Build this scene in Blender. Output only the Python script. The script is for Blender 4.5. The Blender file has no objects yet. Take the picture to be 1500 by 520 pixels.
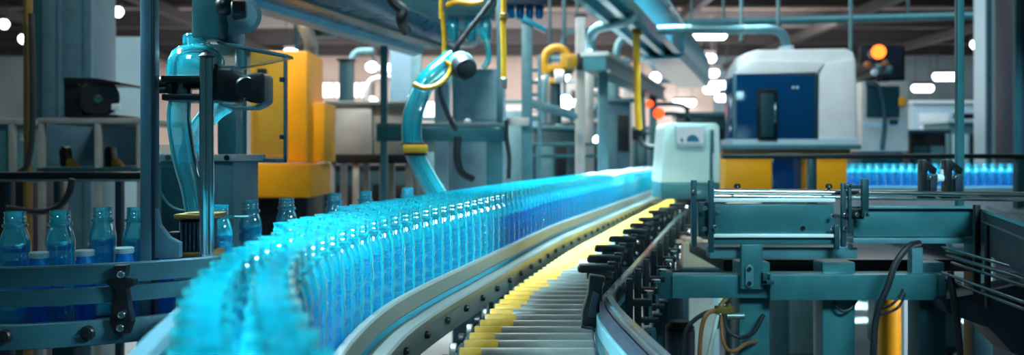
import bpy, bmesh, math, random
from mathutils import Vector, Matrix
random.seed(7)
SC = bpy.context.scene
COL = SC.collection
F = 1300.0            # focal length in pixels of the 1500 px wide frame
H = 1.25              # camera height
HZ = 225.0            # horizon row
def P(px, py, d):     # point at distance d that stands at that place of the view
    return Vector(((px-750)/F*d, d, H+(HZ-py)/F*d))
def XZ(px, py, d):
    p = P(px, py, d); return p.x, p.z

# ------------------------------------------------------------------ materials
MATS = {}
def principled(name, col, rough=.5, metal=0., var=.12, scale=14., coat=0., bump=0., spec=.5, alpha=1.):
    if name in MATS: return MATS[name]
    m = bpy.data.materials.new(name); m.use_nodes = True
    nt = m.node_tree; N = nt.nodes; Lk = nt.links
    b = N['Principled BSDF']
    tc = N.new('ShaderNodeTexCoord'); nz = N.new('ShaderNodeTexNoise')
    nz.inputs['Scale'].default_value = scale; nz.inputs['Detail'].default_value = 5
    Lk.new(tc.outputs['Object'], nz.inputs['Vector'])
    r = N.new('ShaderNodeValToRGB')
    lo = [max(0, c*(1-var)) for c in col[:3]]; hi = [min(1, c*(1+var)) for c in col[:3]]
    r.color_ramp.elements[0].position = .3; r.color_ramp.elements[1].position = .7
    r.color_ramp.elements[0].color = (*lo, 1); r.color_ramp.elements[1].color = (*hi, 1)
    Lk.new(nz.outputs['Fac'], r.inputs['Fac']); Lk.new(r.outputs['Color'], b.inputs['Base Color'])
    mr = N.new('ShaderNodeMapRange'); mr.inputs['To Min'].default_value = max(.03, rough*.8); mr.inputs['To Max'].default_value = min(1, rough*1.25)
    Lk.new(nz.outputs['Fac'], mr.inputs['Value']); Lk.new(mr.outputs['Result'], b.inputs['Roughness'])
    b.inputs['Metallic'].default_value = metal
    b.inputs['Coat Weight'].default_value = coat
    b.inputs['Specular IOR Level'].default_value = spec
    if bump:
        bp = N.new('ShaderNodeBump'); bp.inputs['Strength'].default_value = bump; bp.inputs['Distance'].default_value = .01
        Lk.new(nz.outputs['Fac'], bp.inputs['Height']); Lk.new(bp.outputs['Normal'], b.inputs['Normal'])
    MATS[name] = m; return m
def clear(name, tint, body, t_fac=.5, gloss=.25, rough=.06, transl=.6):
    """thin clear or tinted plastic: light goes through tinted, some of it scatters, and it has a gloss"""
    m = bpy.data.materials.new(name); m.use_nodes = True
    nt = m.node_tree; N = nt.nodes; Lk = nt.links; N.clear()
    out = N.new('ShaderNodeOutputMaterial')
    tr = N.new('ShaderNodeBsdfTransparent'); tr.inputs['Color'].default_value = (*tint, 1)
    df = N.new('ShaderNodeBsdfDiffuse'); df.inputs['Color'].default_value = (*body, 1)
    tl = N.new('ShaderNodeBsdfTranslucent'); tl.inputs['Color'].default_value = (*body, 1)
    mx = N.new('ShaderNodeMixShader'); mx.inputs[0].default_value = transl
    Lk.new(df.outputs[0], mx.inputs[1]); Lk.new(tl.outputs[0], mx.inputs[2])
    lw = N.new('ShaderNodeLayerWeight'); lw.inputs['Blend'].default_value = .35
    mr = N.new('ShaderNodeMapRange'); mr.inputs['To Min'].default_value = t_fac; mr.inputs['To Max'].default_value = t_fac*.35
    Lk.new(lw.outputs['Facing'], mr.inputs['Value'])
    m2 = N.new('ShaderNodeMixShader'); Lk.new(mr.outputs['Result'], m2.inputs[0])
    Lk.new(mx.outputs[0], m2.inputs[1]); Lk.new(tr.outputs[0], m2.inputs[2])
    gl = N.new('ShaderNodeBsdfGlossy'); gl.inputs['Roughness'].default_value = rough; gl.inputs['Color'].default_value = (.9, .97, 1, 1)
    fr = N.new('ShaderNodeFresnel'); fr.inputs['IOR'].default_value = 1.5
    mg = N.new('ShaderNodeMath'); mg.operation = 'MULTIPLY_ADD'; mg.inputs[1].default_value = 1.0; mg.inputs[2].default_value = gloss*.2
    Lk.new(fr.outputs[0], mg.inputs[0])
    m3 = N.new('ShaderNodeMixShader'); Lk.new(mg.outputs[0], m3.inputs[0]); Lk.new(m2.outputs[0], m3.inputs[1]); Lk.new(gl.outputs[0], m3.inputs[2])
    Lk.new(m3.outputs[0], out.inputs['Surface'])
    return m
def glow(name, col, strength):
    m = bpy.data.materials.new(name); m.use_nodes = True
    N = m.node_tree.nodes; N.clear()
    e = N.new('ShaderNodeEmission'); e.inputs['Color'].default_value = (*col, 1); e.inputs['Strength'].default_value = strength
    o = N.new('ShaderNodeOutputMaterial'); m.node_tree.links.new(e.outputs[0], o.inputs[0]); return m

M = dict(
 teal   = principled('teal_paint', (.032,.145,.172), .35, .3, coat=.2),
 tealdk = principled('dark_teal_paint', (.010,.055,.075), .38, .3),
 tealgr = principled('grey_teal_paint', (.07,.19,.23), .4, .2),
 blue   = principled('blue_grey_paint', (.055,.14,.20), .4, .2),
 ductp  = principled('duct_blue_paint', (.035,.30,.42), .3, .45, coat=.3),
 navy   = principled('navy_paint', (.008,.02,.04), .45, .2),
 black  = principled('black_plastic', (.004,.006,.009), .35, 0, coat=.05, spec=.35),
 rubber = principled('black_rubber', (.008,.012,.018), .5, 0),
 chrome = principled('chrome', (.75,.83,.85), .16, 1., var=.05),
 steel  = principled('brushed_steel', (.20,.245,.24), .42, .8, var=.10, scale=40),
 steelw = principled('stainless_sheet', (.42,.43,.42), .42, .8, var=.12, scale=8),
 roller = principled('roller_steel', (.22,.28,.29), .32, .8, var=.08, scale=60),
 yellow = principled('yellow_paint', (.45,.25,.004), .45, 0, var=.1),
 yelhi  = principled('yellow_band', (.55,.31,.01), .5, 0, var=.15, scale=50),
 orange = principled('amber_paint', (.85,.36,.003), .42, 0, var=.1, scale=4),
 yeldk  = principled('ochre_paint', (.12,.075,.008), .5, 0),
 white  = principled('white_enamel', (.72,.78,.82), .35, 0, var=.04, coat=.3),
 mint   = principled('pale_mint_enamel', (.52,.74,.74), .38, 0, var=.04, coat=.2),
 pale   = principled('pale_blue_panel', (.38,.55,.64), .5, 0, var=.08, scale=2),
 cream  = principled('pale_grey_metal', (.45,.47,.46), .5, .1, var=.1),
 brown  = principled('brown_rubber', (.22,.09,.03), .45, 0),
 belt   = principled('blue_belt', (.02,.08,.16), .4, 0),
 floor  = principled('sealed_concrete', (.32,.38,.40), .22, 0, var=.3, scale=.8),
 ceil   = principled('ceiling_boards', (.45,.33,.27), .8, 0, var=.35, scale=1.2),
 beam   = principled('roof_steel', (.035,.035,.04), .6, 0, var=.2),
 wall   = principled('plaster_warm', (.74,.63,.58), .8, 0, var=.18, scale=.35),
 wallb  = principled('plaster_pale_blue', (.26,.38,.46), .8, 0, var=.2, scale=.5),
 walld  = principled('plaster_blue', (.12,.19,.23), .8, 0, var=.25, scale=.5),
 wood   = principled('cardboard', (.42,.33,.25), .7, 0, var=.15),
 redl   = glow('red_lamp', (1.,.07,.015), 3.2),
 orl    = glow('amber_lamp', (1.,.16,.02), 4.0),
 lamp   = glow('lamp_diffuser', (.86,.96,1.), 7.),
 pane   = glow('daylight_pane', (1.,.93,.88), 4.),
 screen = glow('lit_screen', (.62,.84,.92), .62),
 screenb= glow('lit_screen_picture', (.03,.22,.36), .6),
 shell  = clear('bottle_plastic', (.55,.95,1.), (.012,.72,.87), .60, 1.2, .045, .6),
 liquid = clear('blue_water', (.02,.48,1.), (.0,.30,.92), .45, .3, .08, .6),
 hose   = clear('cyan_hose_plastic', (.60,.95,1.), (.015,.75,.92), .52, 1.2, .05, .6),
 glass  = clear('tinted_guard_glass', (.82,.94,.96), (.03,.25,.30), .94, .2, .05, .4),
 hosed  = clear('teal_hose_plastic', (.55,.90,.97), (.012,.33,.42), .80, 1.3, .05, .6),
 silver = principled('silver_blue_metal', (.20,.38,.47), .42, .3),
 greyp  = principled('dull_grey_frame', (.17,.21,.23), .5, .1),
 cabg   = principled('cabinet_grey', (.20,.34,.39), .45, .1),
 darkch = principled('dark_chrome', (.10,.13,.15), .2, .9),
 alu    = principled('polished_aluminium', (.80,.86,.88), .4, .2, var=.04),
 ductd  = principled('deep_duct_paint', (.008,.13,.21), .28, .45, coat=.1),
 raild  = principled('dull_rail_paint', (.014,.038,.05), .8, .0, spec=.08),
 tank   = clear('blue_tank_glass', (.08,.35,.75), (.005,.13,.36), .4, .2, .06, .5),
)

# ------------------------------------------------------------------ mesh building
ORG = {}
def tag(o, label=None, cat=None, group=None, kind=None):
    if label: o['label'] = label
    if cat: o['category'] = cat
    if group: o['group'] = group
    if kind: o['kind'] = kind
    return o
def thing(name, label, cat, loc, group=None):
    o = bpy.data.objects.new(name, None); COL.objects.link(o)
    o.empty_display_size = .05
    o.location = Vector(loc); ORG[o] = Vector(loc)
    return tag(o, label, cat, group)
def smooth_path(pts, n=8):
    pts = [Vector(p) for p in pts]
    if len(pts) < 3: return pts
    out = []
    q = [pts[0]*2-pts[1]] + pts + [pts[-1]*2-pts[-2]]
    for i in range(1, len(q)-2):
        p0, p1, p2, p3 = q[i-1:i+3]
        for k in range(n):
            t = k/n
            out.append(.5*((2*p1)+(p2-p0)*t+(2*p0-5*p1+4*p2-p3)*t*t+(3*p1-p0-3*p2+p3)*t**3))
    out.append(pts[-1]); return out
class MB:
    def __init__(s): s.bm = bmesh.new()
    def box(s, a, b, bev=0.):
        a = Vector(a); b = Vector(b); c = (a+b)/2; d = b-a
        return s.obox(c, (abs(d.x), abs(d.y), abs(d.z)), 0, bev)
    def obox(s, c, size, rz=0., bev=0., rx=0., ry=0., seg=2):
        t = bmesh.new(); bmesh.ops.create_cube(t, size=1)
        for v in t.verts: v.co = Vector((v.co.x*size[0], v.co.y*size[1], v.co.z*size[2]))
        if bev: bmesh.ops.bevel(t, geom=t.edges[:], offset=min(bev, min(size)*.45), segments=seg, profile=.6, affect='EDGES')
        mt = Matrix.Translation(Vector(c)) @ Matrix.Rotation(rz,4,'Z') @ Matrix.Rotation(ry,4,'Y') @ Matrix.Rotation(rx,4,'X')
        return s._add(t, mt)
    def _add(s, t, mt=None):
        if mt is not None: t.transform(mt)
        me = bpy.data.meshes.new('tmp'); t.to_mesh(me); t.free(); s.bm.from_mesh(me); bpy.data.meshes.remove(me); return s
    def cyl(s, p0, p1, r, r2=None, seg=18, bev=0.):
        p0 = Vector(p0); p1 = Vector(p1); ax = p1-p0; L = ax.length
        r2 = r if r2 is None else r2
        b = min(bev, L*.4, r*.5)
        prof = [(0,0),(r-b,0),(r,b),(r2,L-b),(r2-b,L),(0,L)] if b else [(0,0),(r,0),(r2,L),(0,L)]
        return s.lathe(p0, prof, seg, ax)
    def lathe(s, base, prof, seg=20, axis=(0,0,1)):
        t = bmesh.new(); rings = []
        for (r, z) in prof:
            if r < 1e-6: rings.append([t.verts.new((0,0,z))])
            else: rings.append([t.verts.new((r*math.cos(2*math.pi*k/seg), r*math.sin(2*math.pi*k/seg), z)) for k in range(seg)])
        for a, b in zip(rings, rings[1:]):
            for k in range(seg):
                k2 = (k+1) % seg
                if len(a) == 1 and len(b) == 1: continue
                if len(a) == 1: t.faces.new((a[0], b[k2], b[k])) if False else t.faces.new((a[0], b[k2], b[k]))
                elif len(b) == 1: t.faces.new((a[k], a[k2], b[0]))
                else: t.faces.new((a[k], a[k2], b[k2], b[k]))
        q = Vector((0,0,1)).rotation_difference(Vector(axis).normalized())
        return s._add(t, Matrix.Translation(Vector(base)) @ q.to_matrix().to_4x4())
    def tube(s, pts, r, seg=10, n=8, smooth=True, closed_ends=True):
        pts = smooth_path(pts, n) if smooth else [Vector(p) for p in pts]
        t = bmesh.new(); rings = []
        d0 = (pts[1]-pts[0]).normalized()
        up = d0.orthogonal().normalized()
        for i, p in enumerate(pts):
            d = (pts[min(i+1, len(pts)-1)]-pts[max(i-1, 0)]).normalized()
            up = (up-d*up.dot(d)).normalized(); sd = d.cross(up)
            rr = r(i/(len(pts)-1)) if callable(r) else r
            rings.append([t.verts.new(p+(up*math.cos(2*math.pi*k/seg)+sd*math.sin(2*math.pi*k/seg))*rr) for k in range(seg)])
        for a, b in zip(rings, rings[1:]):
            for k in range(seg): t.faces.new((a[k], a[(k+1)%seg], b[(k+1)%seg], b[k]))
        if closed_ends:
            t.faces.new(rings[0][::-1]); t.faces.new(rings[-1])
        return s._add(t)
    def sweep(s, path, prof):
        """path: (x, y) ground points; prof: closed list of (offset to the path's right, z)"""
        t = bmesh.new(); rings = []
        n = len(path)
        for i in range(n):
            a = path[max(i-1,0)]; b = path[min(i+1,n-1)]
            dx, dy = b[0]-a[0], b[1]-a[1]; l = math.hypot(dx, dy); nx, ny = dy/l, -dx/l
            rings.append([t.verts.new((path[i][0]+nx*o, path[i][1]+ny*o, z)) for o, z in prof])
        m = len(prof)
        for a, b in zip(rings, rings[1:]):
            for k in range(m): t.faces.new((a[k], a[(k+1)%m], b[(k+1)%m], b[k]))
        t.faces.new(rings[0][::-1]); t.faces.new(rings[-1])
        bmesh.ops.recalc_face_normals(t, faces=t.faces[:])
        return s._add(t)
    def prism(s, poly, y0, y1, bev=0.):
        """poly: (x, z) outline facing the camera, extruded from y0 to y1"""
        t = bmesh.new()
        a = [t.verts.new((x, y0, z)) for x, z in poly]; b = [t.verts.new((x, y1, z)) for x, z in poly]
        t.faces.new(a); t.faces.new(b[::-1]); n = len(poly)
        for k in range(n): t.faces.new((a[k], b[k], b[(k+1)%n], a[(k+1)%n]))
        bmesh.ops.recalc_face_normals(t, faces=t.faces[:])
        if bev: bmesh.ops.bevel(t, geom=t.edges[:], offset=bev, segments=2, profile=.6, affect='EDGES')
        return s._add(t)
    def ball(s, c, r, sc=(1,1,1), seg=16):
        t = bmesh.new(); bmesh.ops.create_uvsphere(t, u_segments=seg, v_segments=max(8, seg*2//3), radius=r)
        return s._add(t, Matrix.Translation(Vector(c)) @ Matrix.Diagonal((*sc,1)))
    def ring(s, c, R, r, axis=(0,0,1), seg=24, sec=8):
        t = bmesh.new(); vs = []
        for i in range(seg):
            a = 2*math.pi*i/seg
            vs.append([t.verts.new(((R+r*math.cos(2*math.pi*k/sec))*math.cos(a), (R+r*math.cos(2*math.pi*k/sec))*math.sin(a), r*math.sin(2*math.pi*k/sec))) for k in range(sec)])
        for i in range(seg):
            for k in range(sec): t.faces.new((vs[i][k], vs[(i+1)%seg][k], vs[(i+1)%seg][(k+1)%sec], vs[i][(k+1)%sec]))
        q = Vector((0,0,1)).rotation_difference(Vector(axis).normalized())
        return s._add(t, Matrix.Translation(Vector(c)) @ q.to_matrix().to_4x4())
    def build(s, name, mat, parent=None, angle=35, label=None):
        me = bpy.data.meshes.new(name)
        if parent is not None: org = ORG[parent]
        else:
            xs = [v.co for v in s.bm.verts]
            org = Vector(((min(v.x for v in xs)+max(v.x for v in xs))/2, (min(v.y for v in xs)+max(v.y for v in xs))/2, min(v.z for v in xs)))
        bmesh.ops.translate(s.bm, verts=s.bm.verts[:], vec=-org)
        s.bm.to_mesh(me); s.bm.free()
        me.polygons.foreach_set('use_smooth', [True]*len(me.polygons)); me.set_sharp_from_angle(angle=math.radians(angle))
        me.materials.append(M[mat])
        o = bpy.data.objects.new(name, me); COL.objects.link(o)
        if parent is not None: o.parent = parent
        else: o.location = org
        ORG[o] = org
        if label: o['label'] = label
        return o
def kids(o): return [c for c in bpy.data.objects if c.parent == o]
def copy_tree(tree, loc, rz=0., label=None, group=None, deep=2):
    """tree: (object, [(child, [grandchildren])])"""
    o, ch = tree
    r = o.copy(); COL.objects.link(r); r.location = loc; r.rotation_euler = (0,0,rz)
    if label: r['label'] = label
    if group: r['group'] = group
    if deep > 0:
        for c, g in ch:
            q = c.copy(); COL.objects.link(q); q.parent = r
            if deep > 1:
                for x in g:
                    y = x.copy(); COL.objects.link(y); y.parent = q
    return r
def lerp_curve(tab):
    def f(d):
        if d <= tab[0][0]: a, b = tab[0], tab[1]
        elif d >= tab[-1][0]: a, b = tab[-2], tab[-1]
        else:
            for a, b in zip(tab, tab[1:]):
                if a[0] <= d <= b[0]: break
        return a[1]+(b[1]-a[1])*(d-a[0])/(b[0]-a[0])
    return f
def smooth_curve(tab, w=.16):
    f = lerp_curve(tab)
    return lambda d: sum(f(d+k*w/2) * g for k, g in ((-2,.12),(-1,.22),(0,.32),(1,.22),(2,.12)))
def path_of(f, d0, d1, step=.06):
    n = max(2, int((d1-d0)/step)); return [(f(d0+(d1-d0)*i/n), d0+(d1-d0)*i/n) for i in range(n+1)]

# ------------------------------------------------------------------ the setting
def struct(mb, name, mat): return tag(mb.build(name, mat), kind='structure')
struct(MB().box((-16,-1.5,-.1),(16,30,0)), 'floor', 'floor')
CZ = H+3.4
struct(MB().box((-16,-1.5,CZ),(16,30,CZ+.2)), 'ceiling', 'ceil')
struct(MB().box((-16,30,0),(6.8,30.2,CZ)), 'wall_back', 'wall')
struct(MB().box((6.8,30,0),(16,30.2,CZ)), 'wall_rear', 'wallb')
struct(MB().box((-16.2,-1.5,0),(-16,30,CZ)), 'wall_left', 'walld')
struct(MB().box((16,-1.5,0),(16.2,30,CZ)), 'wall_right', 'walld')
for i, y in enumerate(range(6, 30, 3)):
    b = MB(); b.box((-15.9,y,CZ-.42),(15.9,y+.22,CZ-.36)); b.box((-15.9,y+.08,CZ-.36),(15.9,y+.14,CZ-.08)); b.box((-15.9,y,CZ-.08),(15.9,y+.22,CZ-.001))
    struct(b, 'trim_%d' % (i+1), 'beam')
for i, x in enumerate((-10.5,-7,-3.5,3.5,7,10.5)):
    b = MB(); b.box((x,5,CZ-.62),(x+.14,29.5,CZ-.425))
    struct(b, 'trim_%d' % (i+10), 'beam')
# windows in the back wall: frame and lit panes
for i, (px0, px1, py0, py1) in enumerate(((-60,22,112,170),(100,180,95,118),(470,507,122,142),(511,542,122,142),(545,640,150,185),(790,850,120,150),(885,925,150,185),(990,1040,168,190),(1330,1440,150,178))):
    x0, z1 = XZ(px0, py0, 29.9); x1, z0 = XZ(px1, py1, 29.9)
    f = MB(); w = .07
    f.box((x0-w,29.86,z0-w),(x0,29.99,z1+w)); f.box((x1,29.86,z0-w),(x1+w,29.99,z1+w)); f.box((x0,29.86,z1),(x1,29.99,z1+w)); f.box((x0,29.86,z0-w),(x1,29.99,z0))
    f.box(((x0+x1)/2-.03,29.88,z0),((x0+x1)/2+.03,29.95,z1))
    fo = struct(f, 'window_%d' % (i+1), 'cream')
    g = MB().box((x0,29.95,z0),(x1,29.985,z1)).build('pane', 'pane', fo)
# ------------------------------------------------------------------ bottles
BH = .24; BR = .0300
ZB = H-.36            # belt top
def bottle_shell(seg):
    p = [(0,.002),(.020,.000),(.027,.004),(BR,.012),(BR,.050),(.0286,.055),(BR,.060),(BR,.085),(.0286,.090),(BR,.095),(BR,.120),(.0286,.125),(BR,.130),(BR,.150),(.0280,.155),(.0290,.160),(.0294,.168),
         (.0286,.180),(.0264,.190),(.0240,.198),(.0218,.203),(.0208,.206),(.0208,.209),(.0232,.2095),(.0232,.2140),(.0202,.2145),(.0202,.218),(.0213,.220),(.0200,.223),(.0200,.226),(.0213,.228),(.0198,.231),(.0198,.236),(.0208,.2385),(.0208,BH),(.0188,BH),(.0188,.217)]
    return MB().lathe((0,0,0), p, seg)
def bottle_liquid(seg, lev=.172):
    p = [(0,.005),(.022,.005),(.0276,.013),(.0276,.15),(.0270,.16),(.0276,lev),(0,lev)]
    return MB().lathe((0,0,0), p, seg)
def bottle_ring(seg):
    return MB().lathe((0,0,0), [(.0212,.2082),(.0238,.2082),(.0245,.2115),(.0238,.2150),(.0212,.2150),(.0212,.2082)], seg)
proto = bottle_shell(20).build('bottle', 'shell', angle=50)
proto.location = (0,0,0); ORG[proto] = Vector((0,0,0))
pl = bottle_liquid(16).build('liquid', 'liquid', proto, label='deep blue liquid filling the bottle')
pr = bottle_ring(18).build('neck_ring', 'shell', proto)
tag(proto, 'x', 'bottle')
TREE = (proto, [(pl, []), (pr, [])])
TREE_FAR = (proto, [(pl, [])])
first = [True]
def put_bottle(x, y, label, group, z=ZB, far=False):
    if first[0]:
        first[0] = False; proto.location = (x,y,z); proto['label'] = label; proto['group'] = group; return proto
    return copy_tree(TREE_FAR if far else TREE, (x,y,z), random.uniform(0,6.28), label, group)

Rf = smooth_curve([(.2,.03),(.4,-.04),(.6,-.12),(.9,-.215),(1.23,-.262),(1.6,-.252),(1.9,-.2),(2.33,-.105),(3.44,.14),(5,.565),(7.29,1.2),(9.5,1.82),(12,2.5)])
Lf = smooth_curve([(.2,-.09),(.4,-.165),(.6,-.25),(.725,-.285),(1.0,-.348),(1.3,-.40),(1.64,-.425),(1.95,-.412),(2.4,-.355),(2.9,-.25),(3.4,-.14),(3.6,-.085),(4.2,.075),(5,.285),(7.29,.92),(9.5,1.54),(12,2.21)])
# fill the belt lane by lane from the right-hand rail
placed = []; grid = {}
def free(x, y, r=.0612):
    gx, gy = int(math.floor(x/.06)), int(math.floor(y/.06))
    for i in (-2,-1,0,1,2):
        for j in (-2,-1,0,1,2):
            for (u,v) in grid.get((gx+i,gy+j),()):
                if (u-x)**2+(v-y)**2 < r*r: return False
    return True
base = path_of(Rf, .47, 9.5, .01)
for k in range(8):
    off = .0335+.0545*k; want = .031*(k%2)
    pts = []
    for i in range(1, len(base)-1):
        dx, dy = base[i+1][0]-base[i-1][0], base[i+1][1]-base[i-1][1]; l = math.hypot(dx,dy)
        pts.append((base[i][0]-dy/l*off, base[i][1]+dx/l*off))
    lx = None
    for (x, y) in pts:
        if lx and math.hypot(x-lx[0], y-lx[1]) < .0622: continue
        if lx is None and y < pts[0][1]+want: continue
        if x < Lf(y)+.022 or not free(x,y): continue
        placed.append((x,y,k)); grid.setdefault((int(math.floor(x/.06)),int(math.floor(y/.06))),[]).append((x,y)); lx = (x,y)
# last lane index at each place, to tell the back row
def is_back(x, y): return x-.062 < Lf(y)+.012
LEFT = [(22,310),(88,308),(150,304),(200,304),(322,300),(367,293),(420,290),(490,283),(535,280),(597,275)]
NRIGHT = 2*22
placed.sort(key=lambda b: b[1])
NIND = 300-len(LEFT)-1-NRIGHT
ind = placed[:NIND]; rest = placed[NIND:]
G1 = 'bottles along the grey rail'; G2 = 'bottles in the middle of the crowded line'; G3 = 'bottles along the back edge of the crowded line'
for (x,y,k) in ind:
    if k == 0: put_bottle(x,y,'glowing cyan bottle in the row pressed against the grey curving guide rail',G1, far=y>2.6)
    elif is_back(x,y): put_bottle(x,y,'glowing cyan bottle on the back edge of the crowded line, away from the grey rail',G3, far=y>2.6)
    else: put_bottle(x,y,'glowing cyan bottle hemmed in by others in the middle of the crowded line',G2, far=y>2.6)
# the bottles beyond, far along the line
def stuff_mesh(spots):
    t = bmesh.new()
    seg = 12
    prof = [(.024,.0),(BR,.01),(BR,.150),(.0280,.156),(.0294,.168),(.0286,.180),(.0240,.198),(.0208,.207),(.0232,.212),(.0202,.216),(.0208,BH),(.018,BH)]
    prof2 = [(.0276,.008),(.0276,.150),(.0276,.172),(0.0,.172)]
    mats = []
    for (x,y,_) in spots:
        for pi, pf in enumerate((prof, prof2)):
            rings = [[t.verts.new((x+max(r,.0004)*math.cos(2*math.pi*q/seg), y+max(r,.0004)*math.sin(2*math.pi*q/seg), ZB+z)) for q in range(seg)] for r,z in pf]
            for a, b in zip(rings, rings[1:]):
                for q in range(seg):
                    f = t.faces.new((a[q],a[(q+1)%seg],b[(q+1)%seg],b[q])); f.material_index = pi; f.smooth = True
    me = bpy.data.meshes.new('distant_bottles'); t.to_mesh(me); t.free()
    me.materials.append(M['shell']); me.materials.append(M['liquid'])
    o = bpy.data.objects.new('distant_bottles', me); COL.objects.link(o); return o
tag(stuff_mesh(rest), 'dense mass of small cyan bottles receding toward the pale control box', 'bottles', kind='stuff')

# left-hand infeed bottles, each told apart
LL = ['open blue-filled bottle on the curved infeed, closest to the frame edge',
      'open blue-filled bottle on the infeed, second from the frame edge, below the bench leg',
      'open blue-filled bottle on the infeed, third from the frame edge, beside the teal post',
      'open blue-filled bottle partly hidden behind the tall teal post',
      'open blue bottle just past the dark foot block of the filling head',
      'open blue bottle on the infeed directly below the left side of the amber cabinet',
      'open blue bottle rising behind the bend of the crowded line, below the amber cabinet edge',
      'open blue bottle rising behind the crowded line, below the white duct',
      'open blue bottle rising behind the crowded line, below the stainless tank',
      'open blue bottle behind the crowded line, closest to the thick cyan hose end']
for (px,py), lb in zip(LEFT, LL):
    d = .12*F/(py-HZ); put_bottle((px-750)/F*d, d, lb, 'bottles on the curved infeed')
for px, d, lb in ((-46,1.84,'open blue bottle cut off by the frame edge on the infeed'),):
    put_bottle((px-750)/F*d, d, lb, 'bottles on the curved infeed')
# right-hand far line behind the white machine
for r in range(2):
    for i in range(NRIGHT//2):
        x = 2.58+i*.0645+.032*r
        put_bottle(x, 6.9+.062*r, 'small cyan bottle in the %s row of the line behind the black handrail' % ('front','rear')[r], 'bottles behind the white machine', z=H-.32, far=True)

rcv = thing('line_conveyor','plain conveyor carrying the far bottles past the white tank machine','conveyor',(3.1,6.93,0))
MB().box((1.95,6.82,H-.335),(4.35,7.04,H-.32),.003).build('belt','belt',rcv)
for y in (6.80,7.05): MB().box((1.95,y-.01,H-.38),(4.35,y+.01,H-.29),.003).build('side_rail','tealdk',rcv)
for x in (2.0,3.1,4.3):
    for y in (6.84,7.02): MB().box((x-.02,y-.02,0),(x+.02,y+.02,H-.335),.003).build('leg','tealdk',rcv)
# short lidded jars standing between the infeed bottles
def jar(px, py, d, label):
    x, z = XZ(px, py, d); zb = H-.36
    t = thing('jar', label, 'jar', (x,d,zb), 'short jars on the infeed')
    h = z-zb
    MB().lathe((x,d,zb), [(0,0),(.018,0),(.021,.006),(.021,h-.045),(.019,h-.03),(.0165,h-.02),(.0165,h-.004),(.015,h-.004)], 20).build('body','liquid',t)
    MB().lathe((x,d,zb), [(.0,h-.012),(.0185,h-.012),(.019,h-.008),(.019,h-.002),(.017,h),(0,h)], 20).build('lid','cabg',t,label='pale flat lid')
for a in ((57,369,1.79,'short blue jar with pale lid between the two outermost infeed bottles'),(124,366,1.81,'short blue jar with pale lid between second and third infeed bottles'),
          (182,362,1.84,'short blue jar with pale lid just before the tall teal post'),(243,357,1.93,'short blue jar with pale lid at the foot of the clear guard')): jar(*a)

# ------------------------------------------------------------------ main bottle conveyor
bc = thing('bottle_conveyor','long grey-railed conveyor carrying the crowded cyan bottles in a curve','conveyor',(-.3,2.2,0))
Rp = path_of(Rf, .42, 9.6); Lp = path_of(Lf, .42, 9.6)
t = MB()
n = 120; bmv = []
for i in range(n+1):
    d = .42+(9.6-.42)*i/n
    bmv.append([t.bm.verts.new((Lf(d)-.03, d, ZB)), t.bm.verts.new((Rf(d)+.004, d, ZB)), t.bm.verts.new((Rf(d)+.004, d, ZB-.02)), t.bm.verts.new((Lf(d)-.03, d, ZB-.02))])
for a, b in zip(bmv, bmv[1:]):
    for k in range(4): t.bm.faces.new((a[k],a[(k+1)%4],b[(k+1)%4],b[k]))
t.bm.faces.new(bmv[0]); t.bm.faces.new(bmv[-1][::-1])
bmesh.ops.recalc_face_normals(t.bm, faces=t.bm.faces[:])
t.build('belt','belt',bc)
def rel(z): return H+z
MB().sweep(Rp, [(.004,rel(-.317)),(.004,rel(-.283)),(.007,rel(-.279)),(.018,rel(-.279)),(.021,rel(-.283)),(.021,rel(-.313)),(.018,rel(-.317))]).build('guide_rail','steel',bc,label='smooth grey steel rail edging the bottles')
MB().sweep(Rp, [(.008,rel(-.335)),(.008,rel(-.313)),(.014,rel(-.313)),(.014,rel(-.335))]).build('rail_spacer','ductp',bc,label='blue strip under the grey rail')
sf = MB().sweep(Rp, [(.016,rel(-.40)),(.016,rel(-.331)),(.020,rel(-.327)),(.052,rel(-.327)),(.056,rel(-.331)),(.056,rel(-.343)),(.040,rel(-.347)),(.040,rel(-.40))]).build('side_frame','steel',bc,label='grey side beam with black bolts')
d = 1.5
while d < 6.5:
    x = Rf(d); dx = Rf(d+.02)-Rf(d-.02); l = math.hypot(dx,.04); nx, ny = .04/l, -dx/l
    c = Vector((x+nx*.040, d+ny*.040, rel(-.368)))
    b = MB().cyl(c, c+Vector((nx,ny,0))*.010, .0085, .0075, 12, .002)
    b.build('bolt','black',sf); d += .155
LR = path_of(Lf, .42, 2.05)
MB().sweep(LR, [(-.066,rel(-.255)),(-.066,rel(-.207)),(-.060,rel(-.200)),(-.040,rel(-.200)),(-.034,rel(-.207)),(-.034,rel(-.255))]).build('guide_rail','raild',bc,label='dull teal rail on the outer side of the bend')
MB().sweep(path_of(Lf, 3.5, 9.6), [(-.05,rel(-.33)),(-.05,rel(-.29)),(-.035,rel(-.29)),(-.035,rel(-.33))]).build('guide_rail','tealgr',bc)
for d in (1.2, 2.6, 4.4, 6.6, 9.0):
    for s, f in ((1,Rf),(-1,Lf)):
        x = f(d)+(.028 if s>0 else -.03)
        MB().box((x-.02,d-.02,0),(x+.02,d+.02,rel(-.38)),.004).build('leg','tealdk',bc)

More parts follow.
